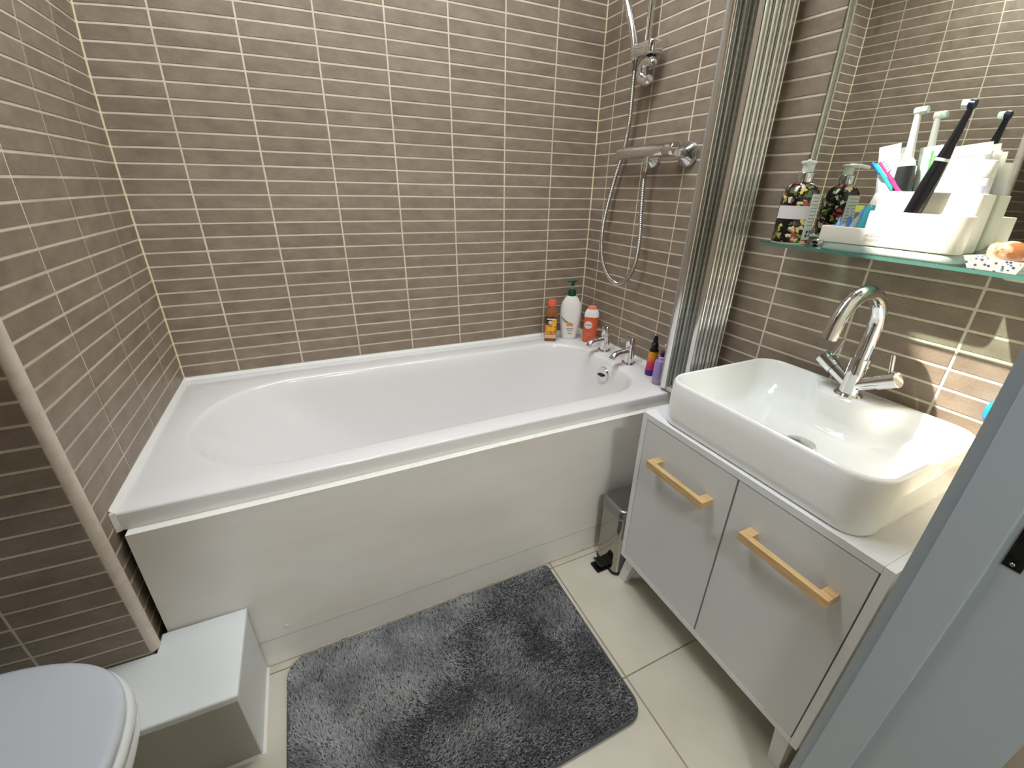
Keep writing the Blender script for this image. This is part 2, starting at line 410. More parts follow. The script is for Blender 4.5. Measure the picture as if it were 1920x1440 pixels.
# ------------------------------------------------------------------ bath
ZR = 0.577
bath = thing('bathtub', (0.85, -0.4, 0.0), 'white acrylic bathtub with rounded sloping end set into the tiled corner', 'bathtub')
def bath_outer(t):   # t 0..1 clockwise start; list of outer points with the slightly bowed front
    return t
N = 144
BCX, BCY = 0.85, -0.40
FY = -0.766
def polar(poly, z):
    # resample a closed plan outline by angle about the bath's centre so that all rings pair up
    P = np.array(poly); a = np.arctan2(P[:, 1]-BCY, P[:, 0]-BCX); r = np.hypot(P[:, 0]-BCX, P[:, 1]-BCY)
    o_ = np.argsort(a); a, r = a[o_], r[o_]
    t = ANG
    q = np.interp(t, np.concatenate([a-2*PI, a, a+2*PI]), np.concatenate([r, r, r]))
    return [(BCX+q[k]*math.cos(t[k]), BCY+q[k]*math.sin(t[k]), z) for k in range(N)]
def outline(xl, xr, yb_, yf, rl, rr_):
    pts = []
    for (cx, cy, r, a0) in ((xr-rr_, yb_-rr_, rr_, 0), (xl+rl, yb_-rl, rl, PI/2), (xl+rl, yf+rl, rl, PI), (xr-rr_, yf+rr_, rr_, 1.5*PI)):
        pts += [(cx+r*math.cos(a0+PI/2*k/40), cy+r*math.sin(a0+PI/2*k/40)) for k in range(41)]
    out = []
    for p, q in zip(pts, pts[1:]+pts[:1]):
        n = max(1, int(math.hypot(p[0]-q[0], p[1]-q[1])/.004))
        out += [(p[0]+(q[0]-p[0])*k/n, p[1]+(q[1]-p[1])*k/n) for k in range(n)]
    return out
OC = [(.0015, -.0015), (LX-.0015, -.0015), (LX-.0015, FY), (.0015, FY)]
ANG = np.linspace(-PI, PI, N, endpoint=False)
for (x_, y_) in OC:
    a_ = math.atan2(y_-BCY, x_-BCX); ANG[np.argmin(abs(ANG-a_))] = a_
ANG.sort()
def oring(z, ins=0.0):
    return polar(outline(.0015+ins, LX-.0015-ins, -.0015-ins, FY+ins, .0006, .0006), z)
def iring(z, ins, xl, xr, yb_, yf, rl, rr_):
    return polar(outline(xl+ins, xr-ins, yb_-ins, yf+ins, rl-ins, rr_-ins), z)
I0 = (0.094, 1.566, -0.126, -0.688, .278, .175)
rings = [oring(ZR-0.046, 0.012), oring(ZR-0.046, 0.0005), oring(ZR-0.006), oring(ZR-0.0018, .0016), oring(ZR, .006)]
rings += [iring(ZR, -0.014, *I0), iring(ZR-0.0015, -0.008, *I0), iring(ZR-0.006, -0.002, *I0), iring(ZR-0.014, 0.003, *I0)]
for f_, sh_ in ((0.10, (0.118, 1.560, -0.134, -0.680, .27, .17)), (0.25, (0.165, 1.553, -0.142, -0.672, .265, .168)), (0.45, (0.24, 1.542, -0.151, -0.662, .255, .165)),
               (0.65, (0.325, 1.527, -0.161, -0.652, .245, .16)), (0.82, (0.415, 1.508, -0.175, -0.638, .23, .155)), (0.93, (0.49, 1.480, -0.198, -0.614, .205, .15)), (0.985, (0.56, 1.43, -0.238, -0.574, .165, .13)), (1.0, (0.66, 1.36, -0.30, -0.51, .10, .09))):
    rings.append(iring(ZR-0.014-0.39*f_, 0, *sh_))
MB().loft(rings, cap0=False, cap1=True).build('tub', M_ACRYL, bath, ang=50)
# overflow
ov = MB(); oc = Vector((1.5575, -0.420, 0.513)); od = Vector((-1, 0, 0.12)).normalized()
ov.lathe(oc, [(0.0345, 0.0), (0.035, 0.004), (0.031, 0.009), (0.022, 0.0105), (0.0, 0.0105)], 32, ax=od)
ovo = ov.build('overflow_ring', M_CHROME, bath)
MB().box(oc.x-0.022, oc.x-0.008, oc.y-0.014, oc.y+0.014, oc.z-0.004, oc.z+0.004).build('overflow_slot', M_BLACK, ovo, smooth=False)
MB().lathe((1.33, -0.395, 0.1735), [(0.036, 0), (0.036, 0.004), (0.03, 0.006), (0, 0.006)], 28).build('waste', M_CHROME, bath)
sil = MB()
sil.loft([[(x, -0.0005, ZR-.001), (x, -0.0085, ZR-.001), (x, -0.0005, ZR+.011)] for x in (0.0, LX)])
sil.loft([[(0.0005, y, ZR-.001), (0.0095, y, ZR-.001), (0.0005, y, ZR+.011)] for y in (0.0, -0.765)])
sil.loft([[(LX-.0005, y, ZR-.001), (LX-.0075, y, ZR-.001), (LX-.0005, y, ZR+.009)] for y in (0.0, FY)])
sil.loft([[(0.0005, FY+.002, z), (0.010, FY, z), (0.0005, FY-.005, z)] for z in (ZR-.046, ZR+.003)])
sil.build('sealant', M_SILI, bath, smooth=False)

# bath panel
bp_ = thing('bath_surround', (0.85, -0.81, 0.0), 'white painted board closing the long side of the bath', 'bath surround')
PT = ZR-.0465                     # top of the board, under the rim
def py(z): return -0.788-.025*(1-z/PT)
X0P, X1P = 0.019, LX-.002
def strip(z0, z1, off, th=0.012, x0=X0P, x1=X1P):
    m_ = MB()
    m_.loft([[(x, py(z0)-off, z0), (x, py(z1)-off, z1), (x, py(z1)+th, z1), (x, py(z0)+th, z0)] for x in (x0, x1)]); return m_
strip(0.0980, PT-.0036, 0.0).build('main_board', M_PANEL, bp_, smooth=False)
strip(PT-.0034, PT, 0.0004, 0.03).build('top_edge', M_PEDGE, bp_, smooth=False)
strip(0.006, 0.0925, -0.0014).build('plinth', M_PANEL, bp_, smooth=False)
strip(0.001, 0.0055, 0.0006, 0.004).build('floor_seal', mat('aged_sealant', srgb(214, 204, 180), .7, noise=(16, srgb(150, 132, 104), .55, .68)), bp_, smooth=False)
strip(0.02, PT-.005, -0.0135, 0.02, 0.022).build('backing', M_DARK, bp_, smooth=False)  # near-black strip painting the shade in the gaps around the board
MB().lathe((0.262, py(0.127)-.0002, 0.127), [(0.0065, 0), (0.006, 0.0018), (0.003, 0.0024), (0, 0.0024)], 16, ax=(0, -1, 0)).build('screw_cap', M_WPAINT, bp_)

# ------------------------------------------------------------------ pipe boxing by the toilet
pb = thing('pipe_boxing', (0.1, -0.94, 0), 'low white boxing over the pipes in front of the tiled corner', 'boxing')
BX, BY, BZ = 0.190, -1.036, 0.238
BL = -0.60
bm = bmesh.new()
vs = [bm.verts.new((x, y, BZ-.018)) for x, y in ((BL, BY-.001), (BX+.001, BY-.001), (BX+.001, -.8045), (.008, -.8045), (.008, NY-.0015), (BL, NY-.0015))]
f_ = bm.faces.new(vs)
ex_ = bmesh.ops.extrude_face_region(bm, geom=[f_])
tv = [v for v in ex_['geom'] if isinstance(v, bmesh.types.BMVert)]
for v in tv: v.co.z = BZ
bmesh.ops.recalc_face_normals(bm, faces=bm.faces[:])
eds = [e_ for e_ in bm.edges if all(v.co.z > BZ-.001 for v in e_.verts) or (abs(e_.verts[0].co.z-e_.verts[1].co.z) > .01 and e_.verts[0].co.x > .1 and e_.verts[0].co.y < -1)]
bmesh.ops.bevel(bm, geom=eds, offset=.0055, segments=3, profile=.5, affect='EDGES')
me = bpy.data.meshes.new('top_board'); bm.to_mesh(me); bm.free()
for p in me.polygons: p.use_smooth = True
me.set_sharp_from_angle(angle=R(35)); me.materials.append(M_WPAINT)
o = bpy.data.objects.new('top_board', me); COL.objects.link(o); o.parent = pb; o.matrix_parent_inverse = pb.matrix_basis.inverted()
MB().box(BL, BX-0.004, BY, BY+0.012, 0.002, BZ-0.0182).build('front_board', mat('boxing_front_shade', srgb(178, 176, 168), .4), pb, smooth=False)  # greyer than the other boards: its shade is put into the colour
MB().box(BX-0.0118, BX, BY+0.0002, -0.8145, 0.002, BZ-0.0182).build('side_board', M_WPAINT, pb, smooth=False)
MB().loft([[(BX-.001, y, 0.0), (BX+.006, y, 0.0), (BX-.001, y, 0.007)] for y in (BY-.003, -0.8145)]).loft([[(x, BY+.001, 0), (x, BY-.006, 0), (x, BY+.001, .007)] for x in (BL, BX+.003)]).build('sealant', M_SILI, pb, smooth=False)
MB().tube([(BX-.002, BY+.002, 0.004), (BX-.002, BY+.002, BZ-.02)], 0.0026, 8).build('corner_seal', M_SILI, pb)

# ------------------------------------------------------------------ toilet
tl = thing('toilet', (-0.2, -1.175, 0), 'white toilet with closed lid in the tiled recess', 'toilet')
TCY = -1.176
def dring(xb, xt, hw, z, n=40, p=2.35):
    # D shaped plan: straight-ish back at xb, elliptical front reaching xt
    pts = []
    xm = xb+(xt-xb)*0.44
    for k in range(n):
        a = -PI/2+PI*k/(n-1)
        c, s_ = math.cos(a), math.sin(a)
        pts.append((xm+(xt-xm)*abs(c)**(2/p), TCY+hw*math.copysign(abs(s_)**(2/p), s_), z))
    m = 10
    for k in range(1, m):
        t = k/m; pts.append((xm+(xb-xm)*t, TCY+hw*(1-0.16*t*t), z))
    pts.append((xb, TCY+hw*.80, z)); pts.append((xb, TCY-hw*.80, z))
    for k in range(m-1, 0, -1):
        t = k/m; pts.append((xm+(xb-xm)*t, TCY-hw*(1-0.16*t*t), z))
    return pts
XT = 0.080
lid = MB(); zz = 0.440
lid.loft([dring(-0.345, XT-.004, .190, zz-.018), dring(-0.347, XT, .193, zz-.014), dring(-0.347, XT, .193, zz-.007), dring(-0.345, XT-.004, .190, zz-.002), dring(-0.340, XT-.012, .182, zz+.0005), dring(-0.32, XT-.045, .15, zz+.003), dring(-0.28, XT-.12, .08, zz+.004)])
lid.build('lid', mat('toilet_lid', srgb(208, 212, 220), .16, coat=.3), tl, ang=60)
MB().loft([dring(-0.335, XT+.002, .194, .399), dring(-0.337, XT+.007, .198, .403), dring(-0.337, XT+.007, .198, .413), dring(-0.335, XT+.002, .194, .4195)]).build('seat', mat('toilet_seat', srgb(230, 231, 232), .16, coat=.3), tl, ang=60)
MB().loft([dring(-0.38, -.09, .105, 0.002), dring(-0.38, -.085, .11, .04), dring(-0.38, -.06, .112, .12), dring(-0.38, -.01, .122, .21), dring(-0.38, .0, .128, .243), dring(-0.39, .045, .160, .30), dring(-0.40, .078, .186, .36), dring(-0.40, .088, .193, .385), dring(-0.40, .084, .19, .397)]).build('bowl', M_CERAM, tl, ang=60)
MB().rbox(NX+.004, -0.40, TCY-.18, TCY+.18, .40, .76, r=.03, e=.01).rbox(NX+.004, -0.39, TCY-.1, TCY+.1, .002, .40, r=.02, e=.0).build('cistern', M_CERAM, tl)
MB().rbox(NX+.003, -0.39, TCY-.19, TCY+.19, .762, .79, r=.03, e=.008).build('cistern_lid', M_CERAM, tl)
MB().lathe((-0.5, TCY, .7905), [(.022, 0), (.022, .005), (.0, .006)], 20).build('flush_button', M_CHROME, tl)
for s in (-1, 1): MB().tube([(-.352, TCY+s*.07, .425), (-.352, TCY+s*.11, .425)], .011, 12).build('hinge', M_CHROME, tl)

# ------------------------------------------------------------------ bath mat
mt_ = thing('bath_mat', (0.66, -1.08, 0), 'dark grey shaggy bath mat on the floor along the bath', 'bath mat')
MX0, MX1, MY0, MY1 = 0.243, 1.078, -1.345, -0.824
def mring(ins, z, n=8):
    # three well rounded corners, the one by the bath and the vanity is square
    out = []
    for (cx, cy, sx, sy, a0, r) in ((MX1, MY1, 1, 1, 0, .014), (MX0, MY1, -1, 1, PI/2, .05), (MX0, MY0, -1, -1, PI, .05), (MX1, MY0, 1, -1, 1.5*PI, .05)):
        for k in range(n+1):
            a = a0+PI/2*k/n; q_ = max(r-ins, .002)
            out.append((cx-sx*(ins+q_)+q_*math.cos(a), cy-sy*(ins+q_)+q_*math.sin(a), z))
    return out
MB().loft([mring(.002, .0008), mring(0, .003), mring(0, .007), mring(.002, .009)]).build('backing', M_MATBASE, mt_)
hem = MB(); pts = mring(.004, .0075); hem.tube(pts+[pts[0]], .0052, 8, cap=False)
hem.build('hem', mat('mat_hem', srgb(74, 77, 80), .8), mt_)
rng = np.random.default_rng(3)
def vnoise(x, y, s, seed):
    g = np.random.default_rng(seed).random((64, 64))
    u = (x*s) % 63; v = (y*s) % 63
    i = u.astype(int); j = v.astype(int); a = u-i; b = v-j
    a = a*a*(3-2*a); b = b*b*(3-2*b)
    return (g[i, j]*(1-a)+g[i+1, j]*a)*(1-b)+(g[i, j+1]*(1-a)+g[i+1, j+1]*a)*b
NT = 62000
px = rng.uniform(MX0+.006, MX1-.006, NT); py = rng.uniform(MY0+.006, MY1-.006, NT)
cx_, cy_ = np.clip(px, MX0+.05, MX1-.05), np.clip(py, MY0+.05, MY1-.05)
ok = (np.hypot(px-cx_, py-cy_) < .044) | ((px > MX1-.06) & (py > MY1-.06))
px, py = px[ok], py[ok]; NT = len(px)
big = vnoise(px, py+2, 7, 1)*.55+vnoise(px, py+2, 16, 2)*.45
lean = 2*PI*(vnoise(px, py+2, 5, 5)*1.3)+rng.normal(0, .7, NT)
tilt = .35+.55*vnoise(px, py+2, 9, 8)+rng.normal(0, .18, NT)
ln = .0115+.004*rng.random(NT)+.003*(vnoise(px, py+2, 60, 11)-.5)
dx, dy = np.cos(lean)*np.sin(tilt)*ln, np.sin(lean)*np.sin(tilt)*ln
dz = np.cos(tilt)*ln
wa = rng.uniform(0, PI, NT); ww = .0016
ex, ey = np.cos(wa)*ww, np.sin(wa)*ww
z0 = np.full(NT, .0075)
V = np.empty((NT, 5, 3))
V[:, 0] = np.stack([px-ex, py-ey, z0], 1); V[:, 1] = np.stack([px+ex, py+ey, z0], 1)
V[:, 2] = np.stack([px+dx*.55+ex*.9, py+dy*.55+ey*.9, z0+dz*.62], 1); V[:, 3] = np.stack([px+dx*.55-ex*.9, py+dy*.55-ey*.9, z0+dz*.62], 1)
V[:, 4] = np.stack([px+dx, py+dy, z0+dz], 1)
me = bpy.data.meshes.new('pile')
me.vertices.add(NT*5); me.vertices.foreach_set('co', V.ravel())
idx = np.arange(NT)[:, None]*5
lp = np.concatenate([idx+np.array([0, 1, 2]), idx+np.array([0, 2, 3]), idx+np.array([3, 2, 4])], 1).ravel()
me.loops.add(len(lp)); me.loops.foreach_set('vertex_index', lp)
me.polygons.add(NT*3); me.polygons.foreach_set('loop_start', np.arange(NT*3)*3)
me.update(calc_edges=True)
me.materials.append(mat('mat_pile', srgb(176, 176, 176), .9, noise=(9, srgb(132, 132, 134), .42, .66)))
o = bpy.data.objects.new('pile', me); COL.objects.link(o); o.parent = mt_; o.matrix_parent_inverse = mt_.matrix_basis.inverted(); o['kind'] = 'stuff'

# ------------------------------------------------------------------ vanity unit
VX, VZ0, VZ1 = 1.262, 0.138, 0.672
VY0, VY1 = -1.585, -0.981
va = thing('vanity_unit', (1.48, -1.28, 0), 'white two-door vanity cabinet on small legs under the basin', 'cabinet')
TH = 0.0165
XB = LX-0.006
MB().box(VX, XB, VY0, VY0+TH, VZ0, VZ1).build('side_panel', M_VAN, va, smooth=False)
MB().box(VX, XB, VY1-TH, VY1, VZ0, VZ1).build('side_panel', M_VAN, va, smooth=False)
MB().box(VX, XB, VY0+TH+.0004, VY1-TH-.0004, VZ1-TH, VZ1+.0002).build('top_panel', M_VAN, va, smooth=False)
MB().box(VX, XB, VY0+TH+.0004, VY1-TH-.0004, VZ0, VZ0+TH).build('bottom_panel', M_VAN, va, smooth=False)
MB().box(XB-.006, XB-.001, VY0+TH, VY1-TH, VZ0+TH, VZ1-TH).build('back_panel', M_DARK, va, smooth=False)
MB().box(VX+.02, VX+.024, VY0+TH, VY1-TH, VZ0+TH, VZ1-TH).build('gap_shade_sheet', M_DARK, va, smooth=False)  # dark sheet standing in for the shade behind the door gaps
ymid = -1.2885
for (ya, yb, lab) in ((ymid+.0028, VY1-TH-.0016, None), (VY0+TH+.0030, ymid-.0028, None)):
    d = MB().box(VX+.0006, VX+.0166, ya, yb, VZ0+TH+.0012, VZ1-TH-.0026).build('door', M_DOOR, va, smooth=False)
    # wooden bar handle with two feet
    h = MB()
    hc = 0.556; hl = 0.188
    if yb > ymid: y1_, y0_ = -1.056, -1.244
    else: y1_, y0_ = -1.343, -1.532
    prof = [(VX+.0006, y1_), (VX-.036, y1_), (VX-.036, y0_), (VX+.0006, y0_), (VX+.0006, y0_+.022), (VX-.0225, y0_+.022), (VX-.0225, y1_-.022), (VX+.0006, y1_-.022)]
    h.loft([[(x, y, z) for (x, y) in prof] for z in (hc-.0095, hc+.0095)], cap0=False, cap1=False)
    for z, fl_ in ((hc-.0095, 1), (hc+.0095, 0)):
        vs = [(x, y, z) for (x, y) in prof]
        h.add(vs, [(0, 1, 6, 7), (1, 2, 5, 6), (2, 3, 4, 5)])
    h.build('handle', M_WOOD, d, smooth=False)
for (lx, ly) in ((VX+.036, VY1+.005), (VX+.034, VY0+.030), (XB-.05, VY1+.005), (XB-.05, VY0+.030)):
    lg = MB(); s = 1 if ly > -1.2 else -1
    lg.loft([[(lx-.011, ly-.014, 0.0), (lx+.018, ly-.014, 0.0), (lx+.018, ly+.014, 0.0), (lx-.011, ly+.014, 0.0)],
             [(lx-.016, ly-.018-s*(.036 if s > 0 else .010), VZ0-.0005), (lx+.022, ly-.018-s*(.036 if s > 0 else .010), VZ0-.0005), (lx+.022, ly+.018-s*(.036 if s > 0 else .010), VZ0-.0005), (lx-.016, ly+.018-s*(.036 if s > 0 else .010), VZ0-.0005)]])
    lg.build('leg', M_VAN, va, smooth=False)

# ------------------------------------------------------------------ basin
BZ0, BZ1 = VZ1+.0008, 0.795
bs = thing('basin', (1.47, -1.27, BZ0), 'white ceramic rectangular countertop basin on the vanity', 'basin')
bx0, bx1, by0, by1 = 1.270, 1.668, -1.522, -1.022
def bring(ins, z, r=.06, x1off=0.0): return rrect((bx0+bx1-x1off)/2, (by0+by1)/2, (bx1-bx0-x1off)/2-ins, (by1-by0)/2-ins, max(r-ins, .02), z, 8)
rg = [bring(.006, BZ0, .05), bring(.001, BZ0+.006, .055), bring(-.001, BZ0+.03), bring(-.001, BZ1-.04), bring(0, BZ1-.008), bring(.0015, BZ1-.003), bring(.005, BZ1), bring(.008, BZ1), bring(.0105, BZ1-.003), bring(.013, BZ1-.012)]
# bowl: back ledge for the tap (keeps x1 side wide)
LY = -1.277
def dens(ring):
    # refine the straight back side so that the tap ledge can bulge into it
    out = []
    for a_, b_ in zip(ring, ring[1:]+ring[:1]):
        out.append(a_)
        if abs(a_[0]-b_[0]) < 1e-6 and abs(a_[1]-b_[1]) > .1 and a_[0] > 1.45:
            out += [(a_[0], a_[1]+(b_[1]-a_[1])*k/24, a_[2]) for k in range(1, 24)]
    return out
def bulge(ring, amt): return [(p[0]-amt*math.exp(-((p[1]-LY)/.085)**4) if p[0] > 1.5 else p[0], p[1], p[2]) for p in ring]
def bowl(ins, xb, z, r): return rrect((bx0+ins+xb)/2, (by0+by1)/2, (xb-bx0-ins)/2, (by1-by0)/2-ins, r, z, 8)
rg += [bowl(.0155, bx1-.014, BZ1-.020, .05), bowl(.018, 1.66-.012, BZ1-.032, .05), bowl(.025, 1.640, BZ1-.060, .05), bowl(.034, 1.61, BZ1-.085, .05), bowl(.05, 1.585, BZ1-.098, .05), bowl(.075, 1.56, BZ1-.102, .05), bowl(.14, 1.50, BZ1-.104, .03)]
amts = [0, 0, 0, 0, 0, 0, 0, .070, .080, .083, .080, .072, .050, .028, .012, 0, 0]
rg = [bulge(dens(r_), a_) for r_, a_ in zip(rg, amts)]
MB().loft(rg, True, True).build('bowl', M_CERAM, bs, ang=55)
MB().lathe((1.459, -1.285, BZ1-.1043), [(.033, 0), (.034, .004), (.032, .0085), (.02, .0115), (0, .0125)], 32).build('waste_plug', mat('satin_chrome', (.72, .70, .68, 1), .22, 1.0), bs)

# ------------------------------------------------------------------ basin tap
bt = thing('basin_tap', (1.604, -1.279, BZ1-.004), 'chrome swan-neck mixer tap with two side levers on the basin', 'tap')
TX, TY, TZ = 1.604, -1.279, BZ1-.0035
MB().lathe((TX, TY, TZ), [(.0290, 0), (.0295, .005), (.0275, .008), (.026, .010)], 32).build('base', M_CHROME, bt)
MB().lathe((TX, TY, TZ+.010), [(.0215, 0), (.0205, .03), (.0205, .084), (.0195, .087), (.017, .087)], 32).build('body', M_CHROME, bt)
arc = [(TX, TY, TZ+.09), (TX+.004, TY, TZ+.13), (TX+.006, TY, TZ+.172)]
cx0, rr0 = TX+.006-.082, .082
for k in range(1, 15):
    a = PI*0.93*k/14; arc.append((cx0+rr0*math.cos(a), TY, TZ+.172+rr0*math.sin(a)))
e = arc[-1]; arc.append((e[0]-.006, TY, e[2]-.028))
spt = MB().tube(arc, [.0155]*len(arc), 20).build('spout', M_CHROME, bt)
e = arc[-1]
MB().tube([(e[0]+.001, TY, e[2]+.004), (e[0]-.0006, TY, e[2]-.002)], [.0125, .0125], 20).build('aerator', M_STEEL, spt)
for s in (1, -1):
    b0 = Vector((TX, TY+s*.012, TZ+.034)); b1 = Vector((TX, TY+s*.082, TZ+.075)); dirn = (b1-b0).normalized()
    mid = b0.lerp(b1, .5)
    MB().tube([b0, mid], .0158, 20).build('side_arm', M_CHROME, bt)
    kn = MB().tube([mid+dirn*.0008, b1-dirn*.001, b1], [.0182, .0182, .0174], 24).build('knob', M_CHROME, bt)
    lb = mid.lerp(b1, .55)
    t_ = lb+Vector((.012, s*.012*(-1), .058)) if s > 0 else lb+Vector((.004, .012, .056))
    MB().tube([lb+(t_-lb).normalized()*.012, t_], .0045, 12).build('lever', M_CHROME, kn)

# ------------------------------------------------------------------ bath taps
def bath_tap(x, y, label):
    t = thing('bath_tap', (x, y, ZR), label, 'tap', 'pillar taps on the bath rim')
    MB().lathe((x, y, ZR), [(.0285, 0), (.0292, .004), (.0272, .0085), (.021, .0095)], 28).build('base', M_CHROME, t)
    MB().lathe((x, y, ZR+.0095), [(.0205, 0), (.0198, .030), (.0194, .066)], 28).build('body', M_CHROME, t)
    pts = [(x-.008, y, ZR+.056), (x-.05, y, ZR+.054), (x-.068, y, ZR+.051), (x-.080, y, ZR+.044), (x-.087, y, ZR+.033)]
    MB().tube(spline(pts, 5), .0136, 18).build('spout', M_CHROME, t)
    kn = MB().lathe((x, y, ZR+.0765), [(.0198, 0), (.0202, .003), (.0198, .036), (.0186, .0385), (0, .0392)], 28).build('knob', M_CHROME, t)
    MB().tube([(x-.012, y, ZR+.103), (x-.052, y, ZR+.107)], [.0036, .0030], 10).build('lever', M_CHROME, kn)
bath_tap(1.6253, -0.3172, 'chrome bath pillar tap beside the orange bottle')
bath_tap(1.6239, -0.4866, 'chrome bath pillar tap nearer the folded shower screen')

# ------------------------------------------------------------------ shower
sv = thing('shower_valve', (1.64, -0.4, 1.36), 'chrome thermostatic shower bar valve mounted on the tiled wall', 'shower valve')
VA, VB, VZ = -0.247, -0.548, 1.361
XV = 1.642
MB().lathe((XV, VA, VZ), [(.0, -.0015), (.019, 0), (.0215, .0035), (.0215, .245), (.0205, .247)], 32, ax=(0, -1, 0)).build('bar', M_CHROME, sv)
MB().lathe((XV, VA-.249, VZ), [(.0212, 0), (.0226, .003), (.0226, .044), (.0205, .0475), (0, .048)], 32, ax=(0, -1, 0)).build('control_knob', M_CHROME, sv)
for yy in (-0.376, -0.546):
    MB().lathe((LX-.0005, yy, 1.347), [(.041, 0), (.0415, .005), (.037, .016), (.023, .026), (.014, .05)], 32, ax=(-1, 0, 0)).build('wall_plate', M_CHROME, sv)
MB().lathe((XV, -.408, VZ-.0195), [(.0105, 0), (.0105, .022), (.0092, .0225), (.0092, .046)], 20, ax=(0, 0, -1)).build('outlet', M_CHROME, sv)
hp = [(1.642, -.408, 1.297), (1.641, -.407, 1.265), (1.64, -.418, 1.158), (1.64, -.430, 1.064), (1.641, -.424, .984), (1.644, -.387, .911), (1.645, -.325, .878), (1.645, -.259, .899), (1.645, -.208, .954), (1.648, -.183, 1.029),
      (1.652, -.176, 1.104), (1.660, -.184, 1.188), (1.668, -.200, 1.277), (1.671, -.228, 1.36), (1.664, -.252, 1.421), (1.653, -.272, 1.48), (1.642, -.282, 1.562), (1.632, -.293, 1.624), (1.625, -.300, 1.655)]
hs_ = spline(hp, 56); rad = [.0077+.0013*(1 if (i % 4) < 2 else -1) for i in range(len(hs_))]
o = MB().tube(hs_, rad, 10).build('shower_hose', mat('hose_metal', (.55, .53, .50, 1), .2, 1.0), ang=70)
tag(o, 'looping ribbed metal shower hose hanging from the bar valve', 'hose')
rl = thing('shower_rail', (1.655, -.318, 1.7), 'chrome riser rail with sliding handset holder above the valve', 'shower rail')
RXX, RY_ = 1.655, -.318
MB().tube([(RXX, RY_, 1.63), (RXX, RY_, 2.18)], .0105, 20).build('rail', M_CHROME, rl)
MB().tube([(RXX, RY_, 2.16), (LX, RY_, 2.16)], .009, 16).build('wall_bracket', M_CHROME, rl)
sl_ = MB(); sl_.rbox(1.612, 1.672, -.392, -.272, 1.652, 1.692, r=.0195, e=.006); slo = sl_.build('slider', M_CHROME, rl)
# knurled clamp: open ring below the slider
ck = MB(); cpts = []
for k in range(25):
    a = R(20)+R(290)*k/24; cpts.append((1.644, -.350-.029*math.cos(a), 1.610+.029*math.sin(a)))
ck.tube(cpts, [.012+.007*math.sin(PI*k/24)**.5 for k in range(25)], 14); ck.build('clamp_ring', M_CHROME, slo)
MB().rbox(1.630, 1.658, -.372, -.345, 1.630, 1.655, r=.006, e=.0).build('clamp_neck', M_BLACK, slo)
hd = thing('hand_shower', (1.60, -.25, 1.8), 'chrome hand shower resting in its holder at the top', 'hand shower')
hpts = spline([(1.625, -.300, 1.645), (1.621, -.290, 1.70), (1.612, -.262, 1.78), (1.600, -.232, 1.85), (1.58, -.205, 1.90)], 6)
MB().tube(hpts, [.0115]+[.0125]*(len(hpts)-2)+[.013], 18).build('handle', M_CHROME, hd)
hdd = Vector((-.75, .25, -.62)).normalized(); hc_ = Vector((1.545, -.19, 1.905))
MB().lathe(hc_, [(.0, -.03), (.018, -.028), (.045, -.008), (.05, 0), (.05, .008), (.046, .012)], 32, ax=hdd).build('head', M_CHROME, hd)
MB().lathe(hc_+hdd*.0121, [(.045, 0), (.044, .001), (0, .0015)], 32, ax=hdd).build('spray_face', mat('spray_face', srgb(150, 152, 155), .4), hd)

# ------------------------------------------------------------------ folding bath screen (folded back)
fs_ = thing('folding_bath_screen', (1.62, -.80, .59), 'folded concertina bath screen of glass leaves with ribbed aluminium edges', 'bath screen')
YN, YF = -.858, -.735
xp = [1.572, 1.605, 1.638, 1.670]
SZ0, SZ1 = .600, 1.98
ribh = [(SZ0-.008), SZ1]
def rib(x, y, sgn, n_=9, r=.0132):
    # three fluted lobes facing sgn*y
    pr = []
    for (c0, rr_) in ((-.0062, .0082), (.0106, .0046)):       # one broad and one slim rounded ridge
        for k in range(n_):
            a = PI*k/(n_-1)
            pr.append((x+c0-rr_*math.cos(a), y+sgn*(.002+rr_*math.sin(a))))
    for (c0, rr_) in ((.0106, .0044), (-.0050, .0066)):
        for k in range(n_):
            a = PI*k/(n_-1)
            pr.append((x+c0+rr_*math.cos(a), y-sgn*(.010+rr_*math.sin(a))))
    return [[(px_, py_, z) for (px_, py_) in pr] for z in ribh]
for i, x in enumerate(xp):
    MB().box(x-.0025, x+.0025, YN+.001, YF-.001, SZ0, SZ1-.01).build('glass_leaf', M_GLASS, fs_, smooth=False)
    MB().loft(rib(x, YN+.012, -1)).build('edge_profile', M_ALU, fs_, ang=70)
    MB().loft(rib(x, YF-.012, 1)).build('edge_profile', M_ALU, fs_, ang=70)
MB().box(xp[0]-.004, xp[0]+.004, YF-.003, YF+.010, SZ0, SZ1).build('edge_seal', mat('grey_seal', srgb(150, 152, 150), .35), fs_, smooth=False)
MB().box(xp[0]-.004, xp[0]+.004, YN-.001, YF, SZ0-.014, SZ0-.002).build('bottom_seal', mat('bottom_seal', srgb(205, 206, 200), .35), fs_, smooth=False)
MB().box(LX-.019, LX+.0, YN+.02, YF-.02, SZ0-.005, SZ1).build('wall_channel', M_ALU, fs_, smooth=False)

